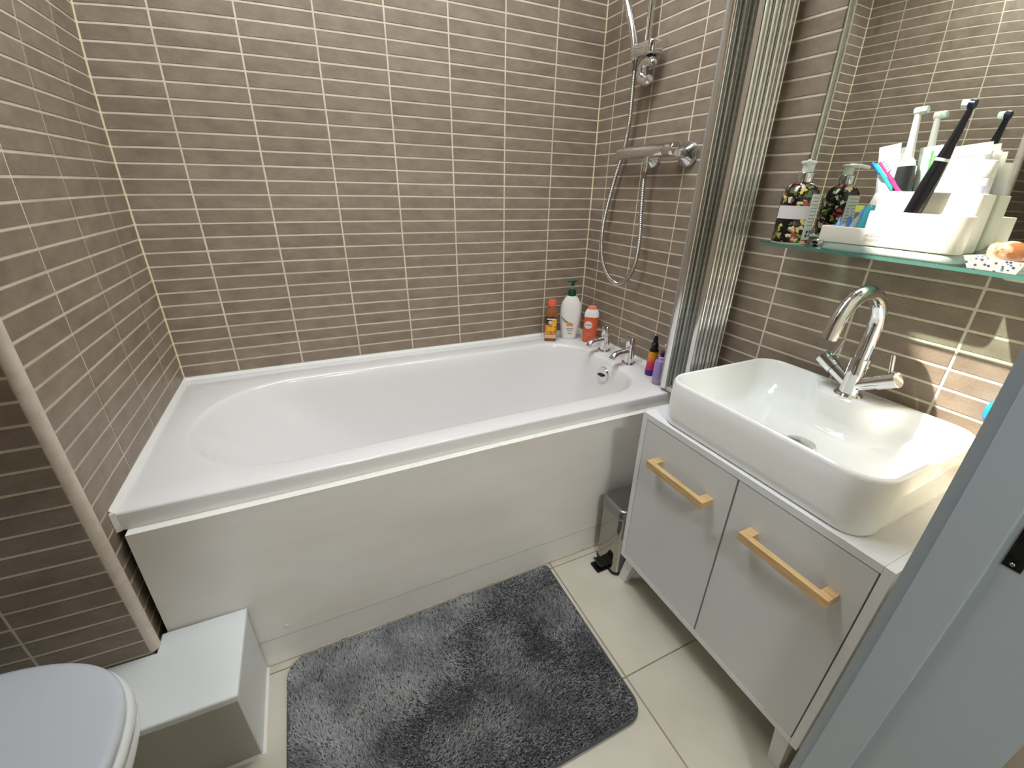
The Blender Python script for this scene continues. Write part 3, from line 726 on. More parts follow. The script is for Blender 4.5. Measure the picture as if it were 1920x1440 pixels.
# ------------------------------------------------------------------ mirror and shelf
MXF = LX-.0065
MYL, MYR, MZ0, MZ1 = -.968, -1.560, 1.130, 2.0
mr_ = thing('mirror', (LX, -1.25, MZ0), 'large frameless wall mirror above the glass shelf', 'mirror')
bv = .022; fr = .0028
def mq(y, z, x): return (x, y, z)
mm = MB()
yl, yr = MYL, MYR
mm.add([(MXF, yl-bv, MZ0+bv), (MXF, yr+bv, MZ0+bv), (MXF, yr+bv, MZ1-bv), (MXF, yl-bv, MZ1-bv)], [(0, 1, 2, 3)])
mm.build('silvered_face', M_MIRROR, mr_, smooth=False)
me_ = MB(); o4 = [(MXF+fr, yl, MZ0), (MXF+fr, yr, MZ0), (MXF+fr, yr, MZ1), (MXF+fr, yl, MZ1)]; i4 = [(MXF, yl-bv, MZ0+bv), (MXF, yr+bv, MZ0+bv), (MXF, yr+bv, MZ1-bv), (MXF, yl-bv, MZ1-bv)]
me_.add(o4+i4, [(0, 1, 5, 4), (1, 2, 6, 5), (2, 3, 7, 6), (3, 0, 4, 7)])
me_.build('bevel', M_MIRROR, mr_, smooth=False)
bk = [(LX-.001, p[1], p[2]) for p in o4]
MB().add(o4+bk, [(0, 1, 5, 4), (1, 2, 6, 5), (2, 3, 7, 6), (3, 0, 4, 7), (4, 5, 6, 7)]).build('glass_edge', M_GEDGE, mr_, smooth=False)

SHZ = 1.115
sh = thing('glass_shelf', (LX, -1.27, SHZ-.008), 'clear glass shelf with green edge under the mirror', 'shelf')
SX = 1.565
so_ = MB().rbox(SX, LX-.001, -1.585, -.972, SHZ-.008, SHZ, r=.014, e=.0006, n=5).build('glass_plate', M_SHELF, sh)
se = MB(); pts_ = [p for p in rrect((SX+LX-.001)/2, (-1.585-.972)/2, (LX-.001-SX)/2+.0003, (1.585-.972)/2+.0003, .0143, SHZ-.0078, 5)]
se.loft([pts_, [(p[0], p[1], SHZ-.0004) for p in pts_]], False, False); se.build('polished_edge', M_GEDGE, sh)
for yy in (-1.065, -1.50):
    cl_ = thing if False else None
    MB().lathe((LX-.0005, yy, SHZ-.004), [(.021, 0), (.0215, .008), (.020, .018), (.017, .036), (.012, .042), (0, .0435)], 28, ax=(-1, 0, 0)).build('clamp', M_CHROME, sh)

# ------------------------------------------------------------------ bottles
def flat_panel_on(parent, name, c, hw, hz, m, rad_, yaw, n=10, off=.0004, arc_=None):
    """label wrapped on a cylinder of radius rad_ about centre c; yaw = direction it faces"""
    a_ = hw/rad_ if arc_ is None else arc_
    mb = MB(); top, bot = [], []
    vs, fs = [], []
    for k in range(n+1):
        a = yaw-a_+2*a_*k/n
        for z in (c[2]-hz, c[2]+hz):
            vs.append((c[0]+(rad_+off)*math.cos(a), c[1]+(rad_+off)*math.sin(a), z))
    for k in range(n): fs.append((2*k, 2*k+2, 2*k+3, 2*k+1))
    mb.add(vs, fs)
    return mb.build(name, m, parent)
def facing(x, y): return math.atan2(CAM_LOC[1]-y, CAM_LOC[0]-x)

# amber bottle
def amber():
    x, y = 1.4748, -.0885
    t = thing('shampoo_bottle', (x, y, ZR), 'amber bottle with orange cap beside the white pump bottle', 'bottle')
    q = Matrix.Translation((x, y, ZR)) @ Matrix.Rotation(facing(x, y)+PI/2, 4, 'Z')
    def sq(hx, hy, r, z): return [tuple(q @ Vector(p)) for p in rrect(0, 0, hx, hy, r, z, 5)]
    mb = MB().loft([sq(.024, .016, .008, .0), sq(.0275, .0195, .009, .003), sq(.0285, .0205, .01, .03), sq(.0285, .0205, .01, .125), sq(.0275, .020, .012, .140), sq(.022, .018, .013, .156), sq(.0185, .016, .014, .165), sq(.0175, .0155, .014, .168)])
    b = mb.build('body', mat('amber_plastic', srgb(150, 96, 60), .25, noise=(30, srgb(132, 80, 48), .4, .6)), t)
    MB().loft([sq(.018, .016, .0155, .168), sq(.0195, .0175, .017, .170), sq(.0198, .0178, .017, .190), sq(.018, .016, .0155, .196), sq(.012, .011, .010, .1985)]).build('cap', mat('orange_cap', srgb(228, 104, 66), .35), t)
    def pan(name, x0, x1, z0, z1, m, off=.0004):
        return MB().add([tuple(q @ Vector((a, -(.0205+off), b_))) for a, b_ in ((x0, z0), (x1, z0), (x1, z1), (x0, z1))], [(0, 1, 2, 3)]).build(name, m, t, smooth=False)
    pan('label', -.0265, .0265, .016, .121, mat('label_black', srgb(40, 28, 22), .4, noise=(40, srgb(120, 60, 30), .5, .6)))
    pan('label_yellow', -.0265, .0265, .035, .082, mat('label_yellow', srgb(222, 150, 30), .4, noise=(50, srgb(188, 84, 40), .5, .62)), .0007)
    pan('label_pineapple', .004, .0265, .076, .112, mat('label_pine', srgb(232, 186, 66), .4, noise=(90, srgb(170, 110, 30), .5, .6)), .0008)
    pan('label_band', -.0265, .0265, .016, .034, mat('label_pale', srgb(222, 180, 160), .4), .0007)
    pan('label_box', -.018, .018, .052, .072, mat('label_gold', srgb(236, 184, 40), .4), .0010)
    pan('label_title', -.02, .018, .107, .113, mat('label_white', srgb(235, 230, 220), .4), .0010)
    MB().lathe(tuple(q @ Vector((-.003, -.0214, .094))), [(.0095, 0), (.0095, .0004)], 20, ax=q.to_3x3() @ Vector((0, -1, 0))).build('badge', mat('label_badge', srgb(196, 206, 190), .4), t)
amber()
def white_pump():
    x, y = 1.5753, -.095
    t = thing('pump_bottle', (x, y, ZR), 'tall white bottle with dark green pump in the bath corner', 'bottle')
    q = Matrix.Translation((x, y, ZR)) @ Matrix.Rotation(facing(x, y)+PI/2+.12, 4, 'Z')
    def el(hx, hy, z, n=28, p=2.5): return [tuple(q @ Vector((hx*math.copysign(abs(math.cos(a))**(2/p), math.cos(a)), hy*math.copysign(abs(math.sin(a))**(2/p), math.sin(a)), z))) for a in (2*PI*k/n for k in range(n))]
    MB().loft([el(.030, .018, 0), el(.034, .022, .004), el(.040, .025, .03), el(.0485, .028, .085), el(.0505, .0285, .12), el(.049, .028, .155), el(.044, .026, .178), el(.038, .0235, .186), el(.034, .021, .195), el(.024, .018, .206), el(.0165, .0165, .209)]).build('body', mat('white_plastic', srgb(236, 233, 228), .3), t)
    MB().loft([el(.0175, .0175, .2085, p=2), el(.0185, .0185, .211, p=2), el(.0185, .0185, .230, p=2), el(.0165, .0165, .236, p=2), el(.012, .012, .238, p=2), el(.0075, .0075, .240, p=2)]).build('collar', mat('dark_green', srgb(10, 66, 52), .35), t)
    MB().loft([el(.0045, .0045, .240, p=2), el(.0045, .0045, .256, p=2)]).build('stem', mat('grey_stem', srgb(150, 160, 155), .4), t)
    pm = MB().loft([el(.008, .008, .255, p=2), el(.0085, .0085, .272, p=2), el(.0075, .0075, .276, p=2)])
    pm.tube([tuple(q @ Vector(p)) for p in ((.019, 0, .2745), (0, 0, .2755), (-.014, 0, .2765), (-.024, 0, .2725))], [.0052, .0062, .0052, .004], 12)
    pm.build('pump_head', mat('dark_green', (0, 0, 0, 1)), t)
    # printed front: flower, lines of small print, slanted band
    def pan(name, pts, m, off): return MB().add([tuple(q @ Vector((a, -(.0235+off+.0050*min(1, b_/.1)), b_))) for a, b_ in pts], [tuple(range(len(pts)))]).build(name, m, t, smooth=False)
    pan('print_band', [(-.048, .118), (-.047, .111), (-.012, .078), (-.006, .084)], mat('print_grey', srgb(140, 138, 120), .4), .0008)
    pan('print_flower', [(-.018, .070), (.012, .068), (.014, .078), (-.004, .088), (-.016, .082)], mat('print_orange', srgb(226, 140, 60), .4), .0011)
    for zz_, hw in ((.055, .018), (.046, .013), (.031, .009)):
        pan('print_line', [(-hw, zz_), (hw, zz_), (hw, zz_+.0028), (-hw, zz_+.0028)], mat('print_dark', srgb(120, 110, 105), .5), .0012)
white_pump()
def orange_bottle():
    x, y = 1.6402, -.178
    t = thing('shower_gel_bottle', (x, y, ZR), 'orange see-through bottle with white top and peach cap behind the far tap', 'bottle')
    q = Matrix.Translation((x, y, ZR)) @ Matrix.Rotation(facing(x, y)+PI/2-.05, 4, 'Z')
    def el(hx, hy, z, n=28, p=2.8): return [tuple(q @ Vector((hx*math.copysign(abs(math.cos(a))**(2/p), math.cos(a)), hy*math.copysign(abs(math.sin(a))**(2/p), math.sin(a)), z))) for a in (2*PI*k/n for k in range(n))]
    MB().loft([el(.028, .015, 0), el(.033, .019, .003), el(.0345, .0205, .03), el(.0345, .0205, .09), el(.0335, .020, .122)]).build('body', mat('orange_gel', srgb(206, 88, 44), .2, coat=.4), t)
    MB().loft([el(.0337, .0202, .1222), el(.0325, .0198, .140), el(.028, .018, .152), el(.022, .016, .158)]).build('shoulder', mat('white_plastic2', srgb(238, 236, 232), .3), t)
    MB().loft([el(.0205, .0155, .158, p=2), el(.021, .0158, .163, p=2), el(.019, .0145, .170, p=2), el(.012, .010, .1735, p=2)]).build('cap', mat('peach_cap', srgb(240, 140, 104), .35), t)
    c = q @ Vector((-.010, -.0212, .086))
    MB().lathe(tuple(c), [(.0185, 0), (.0185, .0006)], 24, ax=q.to_3x3() @ Vector((0, -1, 0))).build('round_label', mat('label_lilac', srgb(232, 214, 208), .4), t)
    MB().add([tuple(q @ Vector((a, -.0221, b))) for a, b in ((-.026, .084), (.006, .084), (.006, .088), (-.026, .088))], [(0, 1, 2, 3)]).build('label_band', mat('label_grey', srgb(140, 130, 136), .5), t, smooth=False)
    for zz_ in (.045, .036): MB().add([tuple(q @ Vector((a, -.0210, b))) for a, b in ((-.022, zz_), (.006, zz_), (.006, zz_+.002), (-.022, zz_+.002))], [(0, 1, 2, 3)]).build('print_line', mat('print_peach', srgb(238, 150, 110), .5), t, smooth=False)
orange_bottle()
def spray():
    x, y = 1.6289, -.612
    t = thing('spray_bottle', (x, y, ZR), 'yellow, pink and purple spray bottle with black nozzle on the bath rim', 'bottle')
    r0 = .0195
    m = bpy.data.materials.new('sunset_print'); m.use_nodes = True; nt = m.node_tree; b = nt.nodes['Principled BSDF']; b.inputs['Roughness'].default_value = .35
    tc = nt.nodes.new('ShaderNodeTexCoord'); sx = nt.nodes.new('ShaderNodeSeparateXYZ'); rp = nt.nodes.new('ShaderNodeValToRGB')
    nt.links.new(tc.outputs['Generated'], sx.inputs[0]); nt.links.new(sx.outputs[2], rp.inputs[0]); nt.links.new(rp.outputs[0], b.inputs['Base Color'])
    e = rp.color_ramp.elements; e[0].position = 0.0; e[0].color = srgb(40, 18, 120); e[1].position = 1.0; e[1].color = srgb(214, 150, 20)
    for p, c in ((.24, srgb(60, 20, 120)), (.27, srgb(190, 30, 100)), (.55, srgb(214, 50, 80)), (.80, srgb(214, 150, 30))): n_ = e.new(p); n_.color = c
    MB().lathe((x, y, ZR), [(.018, 0), (.0208, .003), (.0215, .01), (.0195, .06), (.0175, .098)], 28).build('body', m, t)
    MB().lathe((x, y, ZR+.098), [(.0178, 0), (.018, .004), (.0135, .012), (.013, .014), (.013, .030), (.010, .034), (.0085, .036), (.0075, .054), (.006, .060), (0, .0605)], 24).build('spray_top', M_BLACK, t)
spray()
def lilac():
    x, y = 1.596, -.690
    t = thing('lotion_bottle', (x, y, ZR), 'lilac cream bottle standing beside the folded shower screen', 'bottle')
    MB().lathe((x, y, ZR), [(.020, 0), (.0225, .003), (.0225, .022)], 28).build('clear_foot', mat('clear_lilac', srgb(196, 186, 206), .15, trans=.4), t)
    MB().lathe((x, y, ZR+.0222), [(.0225, 0), (.0232, .004), (.0225, .062), (.0205, .069), (.014, .074)], 28).build('body', mat('lilac_plastic', srgb(152, 130, 186), .35), t)
    MB().lathe((x, y, ZR+.0962), [(.012, 0), (.012, .008), (.009, .011)], 24).build('collar', mat('lilac_collar', srgb(176, 154, 206), .35), t)
    MB().lathe((x, y, ZR+.1072), [(.0085, 0), (.0085, .018), (.006, .021), (0, .0215)], 20).build('pump', mat('plum_plastic', srgb(70, 14, 66), .35), t)
    tt = thing('white_pump_bottle', (1.632, -.694, ZR), 'white nozzle bottle mostly hidden behind the shower screen edge', 'bottle')
    MB().lathe((1.632, -.694, ZR), [(.017, 0), (.0185, .003), (.0185, .10), (.010, .112)], 24).build('body', mat('plum_plastic', (0, 0, 0, 1)), tt)
    nz = MB().lathe((1.632, -.694, ZR+.112), [(.009, 0), (.009, .02), (.006, .024), (.005, .034)], 20)
    nz.tube([(1.632, -.694, ZR+.147), (1.622, -.690, ZR+.150), (1.606, -.683, ZR+.145)], [.007, .0065, .004], 10)
    nz.build('nozzle', mat('white_plastic', (0, 0, 0, 1)), tt)
lilac()
def hand_wash():
    x, y = 1.609, -1.0275
    t = thing('hand_wash_bottle', (x, y, SHZ), 'floral black hand-wash bottle with chrome collar on the shelf end', 'bottle')
    m = bpy.data.materials.new('floral_print'); m.use_nodes = True; nt = m.node_tree; b = nt.nodes['Principled BSDF']; L = nt.links.new
    b.inputs['Roughness'].default_value = .18; b.inputs['Coat Weight'].default_value = .4
    tc = nt.nodes.new('ShaderNodeTexCoord')
    nz = nt.nodes.new('ShaderNodeTexNoise'); nz.inputs['Scale'].default_value = 55; nz.inputs['Detail'].default_value = 2
    L(tc.outputs['Object'], nz.inputs['Vector'])
    mx = nt.nodes.new('ShaderNodeMix'); mx.data_type = 'VECTOR'; mx.inputs['Factor'].default_value = .03
    L(tc.outputs['Object'], mx.inputs['A']); L(nz.outputs['Color'], mx.inputs['B'])
    vo = nt.nodes.new('ShaderNodeTexVoronoi'); vo.inputs['Scale'].default_value = 78; L(mx.outputs['Result'], vo.inputs['Vector'])
    r1 = nt.nodes.new('ShaderNodeValToRGB'); r1.color_ramp.interpolation = 'CONSTANT'
    e = r1.color_ramp.elements; e[0].color = srgb(188, 58, 62); e[1].position = .2; e[1].color = srgb(236, 218, 196)
    for p, c in ((.36, srgb(90, 112, 48)), (.52, srgb(16, 16, 18)), (.62, srgb(150, 160, 80)), (.72, srgb(116, 92, 84)), (.82, srgb(226, 206, 120)), (.9, srgb(20, 40, 36))): n_ = e.new(p); n_.color = c
    sx = nt.nodes.new('ShaderNodeSeparateColor'); L(vo.outputs['Color'], sx.inputs[0]); L(sx.outputs[0], r1.inputs[0])
    r2_ = nt.nodes.new('ShaderNodeValToRGB'); r2_.color_ramp.elements[0].position = .44; r2_.color_ramp.elements[1].position = .52
    L(vo.outputs['Distance'], r2_.inputs[0])
    mc = nt.nodes.new('ShaderNodeMix'); mc.data_type = 'RGBA'; L(r2_.outputs[0], mc.inputs['Factor']); L(r1.outputs[0], mc.inputs['A']); mc.inputs['B'].default_value = srgb(12, 12, 14)
    L(mc.outputs['Result'], b.inputs['Base Color'])
    r_ = .0405
    MB().lathe((x, y, SHZ+.0004), [(.036, 0), (r_-.001, .001), (r_-.0005, .004)], 32).build('base', mat('cream_base', srgb(232, 224, 206), .4), t)
    MB().lathe((x, y, SHZ+.004), [(r_, 0), (r_, .108), (r_-.002, .119), (r_-.010, .130), (.022, .136), (.0185, .138)], 36).build('body', m, t)
    MB().lathe((x, y, SHZ+.1422), [(.0182, 0), (.0186, .001), (.0186, .020), (.0175, .0215), (.010, .022)], 28).build('collar', M_CHROME, t)
    pm = MB().lathe((x, y, SHZ+.1644), [(.0115, 0), (.0115, .017), (.0165, .019), (.0170, .0225), (.013, .0245), (0, .025)], 24)
    pm.tube([(x, y, SHZ+.1860), (x-.022, y-.014, SHZ+.1860), (x-.040, y-.026, SHZ+.1825)], [.0060, .0052, .0042], 10)
    pm.build('pump_head', mat('white_pump', srgb(226, 230, 224), .35), t)
    f = facing(x, y)
    flat_panel_on(t, 'front_label', (x, y, SHZ+.074), .03, .0150, mat('label_paper', srgb(226, 222, 226), .5), r_, f-.28, n=14, arc_=.95)
    flat_panel_on(t, 'back_label', (x, y, SHZ+.064), .03, .052, mat('label_back', srgb(222, 226, 220), .5), r_, f+1.15, n=12, off=.0008, arc_=.52)
    for k in range(9):
        flat_panel_on(t, 'print_line', (x, y, SHZ+.108-.0078*k), .02, .0008, mat('print_dim', srgb(128, 134, 130), .6), r_, f+1.15, n=8, off=.0011, arc_=.40)
    for (da, dz_) in ((-.22, .030), (.06, .031), (-.22, .021), (.06, .022)):
        flat_panel_on(t, 'print_mark', (x, y, SHZ+dz_), .002, .0032, mat('print_black', srgb(40, 40, 44), .6), r_, f+1.15+da, n=2, off=.0011, arc_=.08)
hand_wash()

# ------------------------------------------------------------------ shelf organiser and what it holds
M_ORG = mat('organiser_white', srgb(238, 236, 226), .4)
og = thing('bathroom_organiser', (1.63, -1.26, SHZ), 'stepped white plastic organiser caddy standing on the glass shelf', 'organiser')
MB().rbox(1.577, 1.689, -1.380, -1.118, SHZ+.0002, SHZ+.0165, r=.03, e=.004, n=7).build('base', mat('organiser_foot', srgb(206, 224, 216), .25, trans=.25), og)
def cup(x0, x1, y0, y1, z0, z1, r, t=.0022, floor=.004, slope=None):
    mb = MB(); cx, cy, hx, hy = (x0+x1)/2, (y0+y1)/2, (x1-x0)/2, (y1-y0)/2
    mb.loft([rrect(cx, cy, hx-.002, hy-.002, max(r-.002, .001), z0, 6), rrect(cx, cy, hx, hy, r, z0+.003, 6), rrect(cx, cy, hx, hy, r, z1-.001, 6), rrect(cx, cy, hx-t/2, hy-t/2, max(r-t/2, .001), z1, 6),
             rrect(cx, cy, hx-t, hy-t, max(r-t, .0008), z1-.001, 6), rrect(cx, cy, hx-t, hy-t, max(r-t, .0008), z0+floor, 6)])
    if slope:
        mb.v = [(p[0], p[1], p[2]-slope(p) if p[2] > (z0+z1)/2 else p[2]) for p in mb.v]
    return mb
OZ = SHZ+.0168
cup(1.574, 1.690, -1.225, -1.117, OZ, 1.166, .008).build('low_tray', M_ORG, og)
cup(1.574, 1.626, -1.378, -1.200, OZ+.0004, 1.2015, .026).build('front_cup', M_ORG, og)
cup(1.6265, 1.690, -1.368, -1.187, OZ+.0004, 1.241, .012).build('back_cup', M_ORG, og)
text('JOSEPH\nJOSEPH', .0085, basis((1.5737, -1.228, 1.148), (0, -1, 0), (0, 0, 1)), mat('grey_print', srgb(178, 176, 168), .6), og, shear=.2)

def etooth(name, label, base, top, dark, neckm, headm):
    t = thing(name, base, label, 'toothbrush')
    b, p = Vector(base), Vector(top); ax = (p-b).normalized(); Ltot = (p-b).length
    q = Matrix.Translation(b) @ Vector((0, 0, 1)).rotation_difference(ax).to_matrix().to_4x4()
    return t, q, Ltot
# upright brush with pale neck in the back cup
t, q, Lt = etooth('electric_toothbrush', 'black-handled electric toothbrush with pale neck standing upright in the back cup', (1.652, -1.228, OZ+.006), (1.652, -1.202, 1.392), None, None, None)
def ringq(q, r, z, sx=1, n=20): return [tuple(q @ Vector((r*sx*math.cos(2*PI*k/n), r*math.sin(2*PI*k/n), z))) for k in range(n)]
MB().loft([ringq(q, .012, 0), ringq(q, .0145, .004), ringq(q, .0155, .08), ringq(q, .0165, .135), ringq(q, .0155, .152)]).build('handle', mat('dark_grey_rubber', srgb(36, 40, 42), .45), t)
MB().loft([ringq(q, .0154, .1525), ringq(q, .0135, .162), ringq(q, .0095, .168)]).build('shoulder', mat('pale_plastic', srgb(226, 226, 230), .3), t)
MB().loft([ringq(q, .0088, .1682), ringq(q, .0075, .19), ringq(q, .0058, .245), ringq(q, .005, .254)]).build('neck', mat('pale_plastic', (0, 0, 0, 1)), t)
hq = q @ Matrix.Translation((0, 0, .256))
hdm = MB().tube([tuple(hq @ Vector((0, .006, 0))), tuple(hq @ Vector((0, -.006, 0)))], .0075, 18); hdm.build('head', mat('pale_plastic', (0, 0, 0, 1)), t)
MB().tube([tuple(hq @ Vector((0, -.0062, .0))), tuple(hq @ Vector((0, -.0165, .0005)))], [.0072, .0068], 16).build('bristles', mat('bristle_green', srgb(214, 234, 206), .6, noise=(300, srgb(180, 206, 220), .45, .55)), t)
# leaning black brush in the front cup
t, q, Lt = etooth('electric_toothbrush', 'all-black electric toothbrush leaning in the front cup', (1.600, -1.262, OZ+.006), (1.610, -1.307, 1.392), None, None, None)
MB().loft([ringq(q, .010, 0), ringq(q, .0135, .006), ringq(q, .0150, .06), ringq(q, .0145, .12), ringq(q, .0120, .160)]).build('handle', mat('black_gloss', srgb(18, 18, 24), .22), t)
MB().loft([ringq(q, .0126, .1602), ringq(q, .0126, .1655)]).build('ring', mat('white_ring', srgb(236, 238, 236), .3), t)
MB().loft([ringq(q, .0112, .1657), ringq(q, .0085, .19), ringq(q, .0062, .225), ringq(q, .0050, .250)]).build('neck', mat('black_gloss', (0, 0, 0, 1)), t)
hq = q @ Matrix.Translation((0, 0, .257))
MB().tube([tuple(hq @ Vector((.0, -.0045, 0))), tuple(hq @ Vector((.0, .0045, 0)))], .0085, 18).build('head', mat('navy_plastic', srgb(14, 20, 50), .3), t)
MB().tube([tuple(hq @ Vector((-.001, .0046, 0))), tuple(hq @ Vector((-.004, .0155, -.002)))], [.0072, .0070], 14).build('bristles', mat('bristle_white', srgb(214, 236, 236), .6), t)

def flat_tube(name, label, cat, base, top, wv, w0, w1, d0, m, capm=None, caph=.02, crimp=None):
    """soft tube: round-ish at base, flat crimp at the top; wv = width direction"""
    t = thing(name, base, label, cat)
    b, p = Vector(base), Vector(top); ax = (p-b).normalized(); L_ = (p-b).length
    wv = Vector(wv); wv = (wv-ax*wv.dot(ax)).normalized(); dv = ax.cross(wv)
    def rg_(w, d, s, n=24): return [tuple(b+ax*s+wv*w*math.cos(2*PI*k/n)+dv*d*math.sin(2*PI*k/n)) for k in range(n)]
    s0 = caph if capm else 0
    mb = MB().loft([rg_(w0*.85, d0*.85, s0), rg_(w0, d0, s0+.004), rg_(w0+(w1-w0)*.4, d0*.8, s0+(L_-s0)*.4), rg_(w0+(w1-w0)*.8, d0*.35, s0+(L_-s0)*.78), rg_(w1, d0*.08, L_-.012)])
    mb.build('body', m, t)
    vs = []
    for s, d in ((L_-.0122, .0009), (L_, .0008)):
        vs.append([tuple(b+ax*s+wv*(w1*a)+dv*(d*c)) for a, c in ((-1, -1), (1, -1), (1, 1), (-1, 1))])
    MB().loft(vs).build('crimp', crimp or m, t, smooth=False)
    if capm: MB().loft([rg_(w0*.7, w0*.7, 0), rg_(w0*.75, w0*.75, .002), rg_(w0*.75, w0*.75, s0)]).build('cap', capm, t)
    return t, b, ax, wv, dv
# toothpaste tubes and bottles in the back cup
t, b, ax, wv, dv = flat_tube('toothpaste_tube', 'white toothpaste tube with pink stripe and silver crimp in the back cup', 'tube', (1.668, -1.200, OZ+.008), (1.664, -1.163, 1.333), (0, -1, .25), .017, .0205, .012, mat('tube_white', srgb(232, 236, 240), .35), crimp=mat('tube_crimp', srgb(205, 216, 212), .35))
t, b, ax, wv, dv = flat_tube('toothpaste_tube', 'white tube with green stripe beside the upright toothbrush', 'tube', (1.674, -1.262, OZ+.008), (1.670, -1.238, 1.328), (0, -1, 0), .017, .0195, .011, mat('tube_palegreen', srgb(222, 240, 226), .35))
MB().add([tuple(b+ax*s+wv*(.006+c)+(-dv if dv.x > 0 else dv)*(.0125-.065*max(0, s-.11))) for s, c in ((.135, -.002), (.135, .003), (.180, .003), (.180, -.002))], [(0, 1, 2, 3)]).build('green_stripe', mat('green_print', srgb(90, 190, 90), .4), t, smooth=False)
t, b, ax, wv, dv = flat_tube('cream_tube', 'large flat white cream tube with faint print at the back of the caddy', 'tube', (1.676, -1.318, OZ+.008), (1.674, -1.292, 1.328), (0, -1, -.06), .034, .043, .008, mat('tube_cream', srgb(236, 238, 236), .35))
nrm = dv if dv.x < 0 else -dv
text('ON HEALTH', .0095, basis(b+ax*.172+wv*(-.006 if wv.y > 0 else .006)+nrm*.0035, -wv if wv.y > 0 else wv, ax), mat('tube_print', srgb(186, 190, 190), .6), t)
t = thing('toiletry_bottle', (1.656, -1.343, OZ+.006), 'white cylinder bottle with white screw cap at the right of the caddy', 'bottle')
MB().lathe((1.656, -1.343, OZ+.006), [(.016, 0), (.0185, .003), (.0185, .128), (.0175, .132)], 28).build('body', mat('white_gloss', srgb(226, 228, 238), .3), t)
MB().lathe((1.656, -1.343, OZ+.138), [(.0178, 0), (.0182, .001), (.0176, .028), (.0166, .030), (0, .0305)], 28).build('cap', mat('white_cap', srgb(240, 238, 232), .35), t)
flat_panel_on(t, 'label', (1.656, -1.343, OZ+.113), .01, .010, mat('label_mauve', srgb(196, 200, 224), .4), .0185, facing(1.656, -1.349), n=8, arc_=.6)
t, b, ax, wv, dv = flat_tube('lotion_tube', 'slim white tube between the cream tube and cylinder bottle', 'tube', (1.681, -1.350, OZ+.008), (1.679, -1.340, 1.318), (0, -1, 0), .010, .011, .007, mat('tube_slim', srgb(240, 240, 236), .35))
def manual(label, bm_, hm, base, top, wv):
    t = thing('toothbrush', base, label, 'toothbrush')
    b, p = Vector(base), Vector(top); ax = (p-b).normalized(); L_ = (p-b).length
    MB().tube([b, b+ax*(L_*.5), b+ax*(L_-.032), p], [.0042, .0046, .0034, .0042], 12).build('handle', hm, t)
    wv = Vector(wv)
    br = MB()
    for k in range(5):
        c = p-ax*(.003+.006*k); br.tube([c, c+wv*.011], [.0030, .0034], 8)
    br.build('bristles', bm_, t)
manual('pink manual toothbrush with white bristles in the back cup', mat('bristle_white', (0, 0, 0, 1)), mat('pink_plastic', srgb(226, 70, 140), .35), (1.641, -1.262, 1.196), (1.636, -1.168, 1.298), Vector((-.2, -.75, .55)).normalized())
manual('blue and turquoise manual toothbrush at the left of the back cup', mat('bristle_blue', srgb(20, 130, 230), .5), mat('turquoise_plastic', srgb(60, 200, 200), .3), (1.652, -1.258, 1.188), (1.648, -1.154, 1.294), Vector((-.1, .75, .35)).normalized())
# low tray contents
t = thing('mouthwash_bottle', (1.655, -1.163, OZ+.005), 'small turquoise bottle with white cap in the low tray', 'bottle')
q = Matrix.Translation((1.655, -1.160, OZ+.005)) @ Matrix.Rotation(R(-10), 4, 'X').inverted()
MB().loft([ringq(q, .010, 0), ringq(q, .0118, .002), ringq(q, .0118, .070), ringq(q, .0085, .076)]).build('body', mat('teal_liquid', srgb(70, 170, 185), .2, coat=.3), t)
MB().loft([ringq(q, .0098, .0765), ringq(q, .0094, .098), ringq(q, .0075, .100)]).build('cap', mat('white_cap', (0, 0, 0, 1)), t)
def inter(label, c, top, colb, colc):
    t = thing('interdental_brush', c, label, 'brush')
    b, p = Vector(c), Vector(top)
    MB().tube([b, b.lerp(p, .45), b.lerp(p, .75), p], [.0058, .0066, .005, .0016], 10).build('grip', colb, t)
    MB().tube([b.lerp(p, .80), p+(p-b)*.22], [.0036, .0026], 8).build('cover', colc, t)
M_BLT = mat('blue_clear', srgb(110, 150, 224), .15, trans=.5)
M_CLR = mat('frosted_clear', srgb(206, 222, 240), .15, trans=.55)
inter('clear-capped blue brush upright in the low tray', (1.632, -1.152, OZ+.008), (1.634, -1.140, 1.192), M_BLT, M_CLR)
inter('frosted blue brush leaning by the turquoise bottle', (1.610, -1.158, OZ+.008), (1.618, -1.172, 1.196), M_CLR, mat('blue_tip', srgb(90, 150, 220), .3))
inter('blue pick lying across the front of the low tray', (1.600, -1.140, OZ+.016), (1.622, -1.128, 1.176), mat('blue_tip', (0, 0, 0, 1)), M_BLT)
t = thing('razor', (1.668, -1.138, OZ+.006), 'small razor with yellow-striped head in the low tray', 'razor')
MB().tube([(1.668, -1.140, OZ+.006), (1.668, -1.147, 1.195)], [.0045, .004], 10).build('handle', mat('clear_grey', srgb(140, 150, 158), .2, trans=.3), t)
rz = MB().box(-.011, .011, -.004, .004, -.007, .007); Mz = Matrix.Translation((1.668, -1.142, 1.203)) @ Matrix.Rotation(R(75), 4, 'Z')
rz.v = [tuple(Mz @ Vector(p)) for p in rz.v]; rz.build('head', mat('yellow_print', srgb(214, 222, 90), .4), t, smooth=False)
t = thing('cotton_pouch', (1.628, -1.130, OZ+.004), 'crumpled clear plastic sachet in the low tray', 'sachet')
pc = MB(); rs = []
for (z_, s_) in ((0, .8), (.012, 1.0), (.020, .85), (.027, .45)):
    rs.append([(1.612+.030*s_*math.cos(a)*(1+.18*math.sin(3*a+z_*90)), -1.140+.016*s_*math.sin(a)*(1+.2*math.cos(2*a)), OZ+.0045+z_+.003*math.sin(5*a)) for a in (2*PI*k/18 for k in range(18))])
pc.loft(rs); pc.build('sachet', mat('sachet_plastic', srgb(214, 228, 246), .2, trans=.35), t)

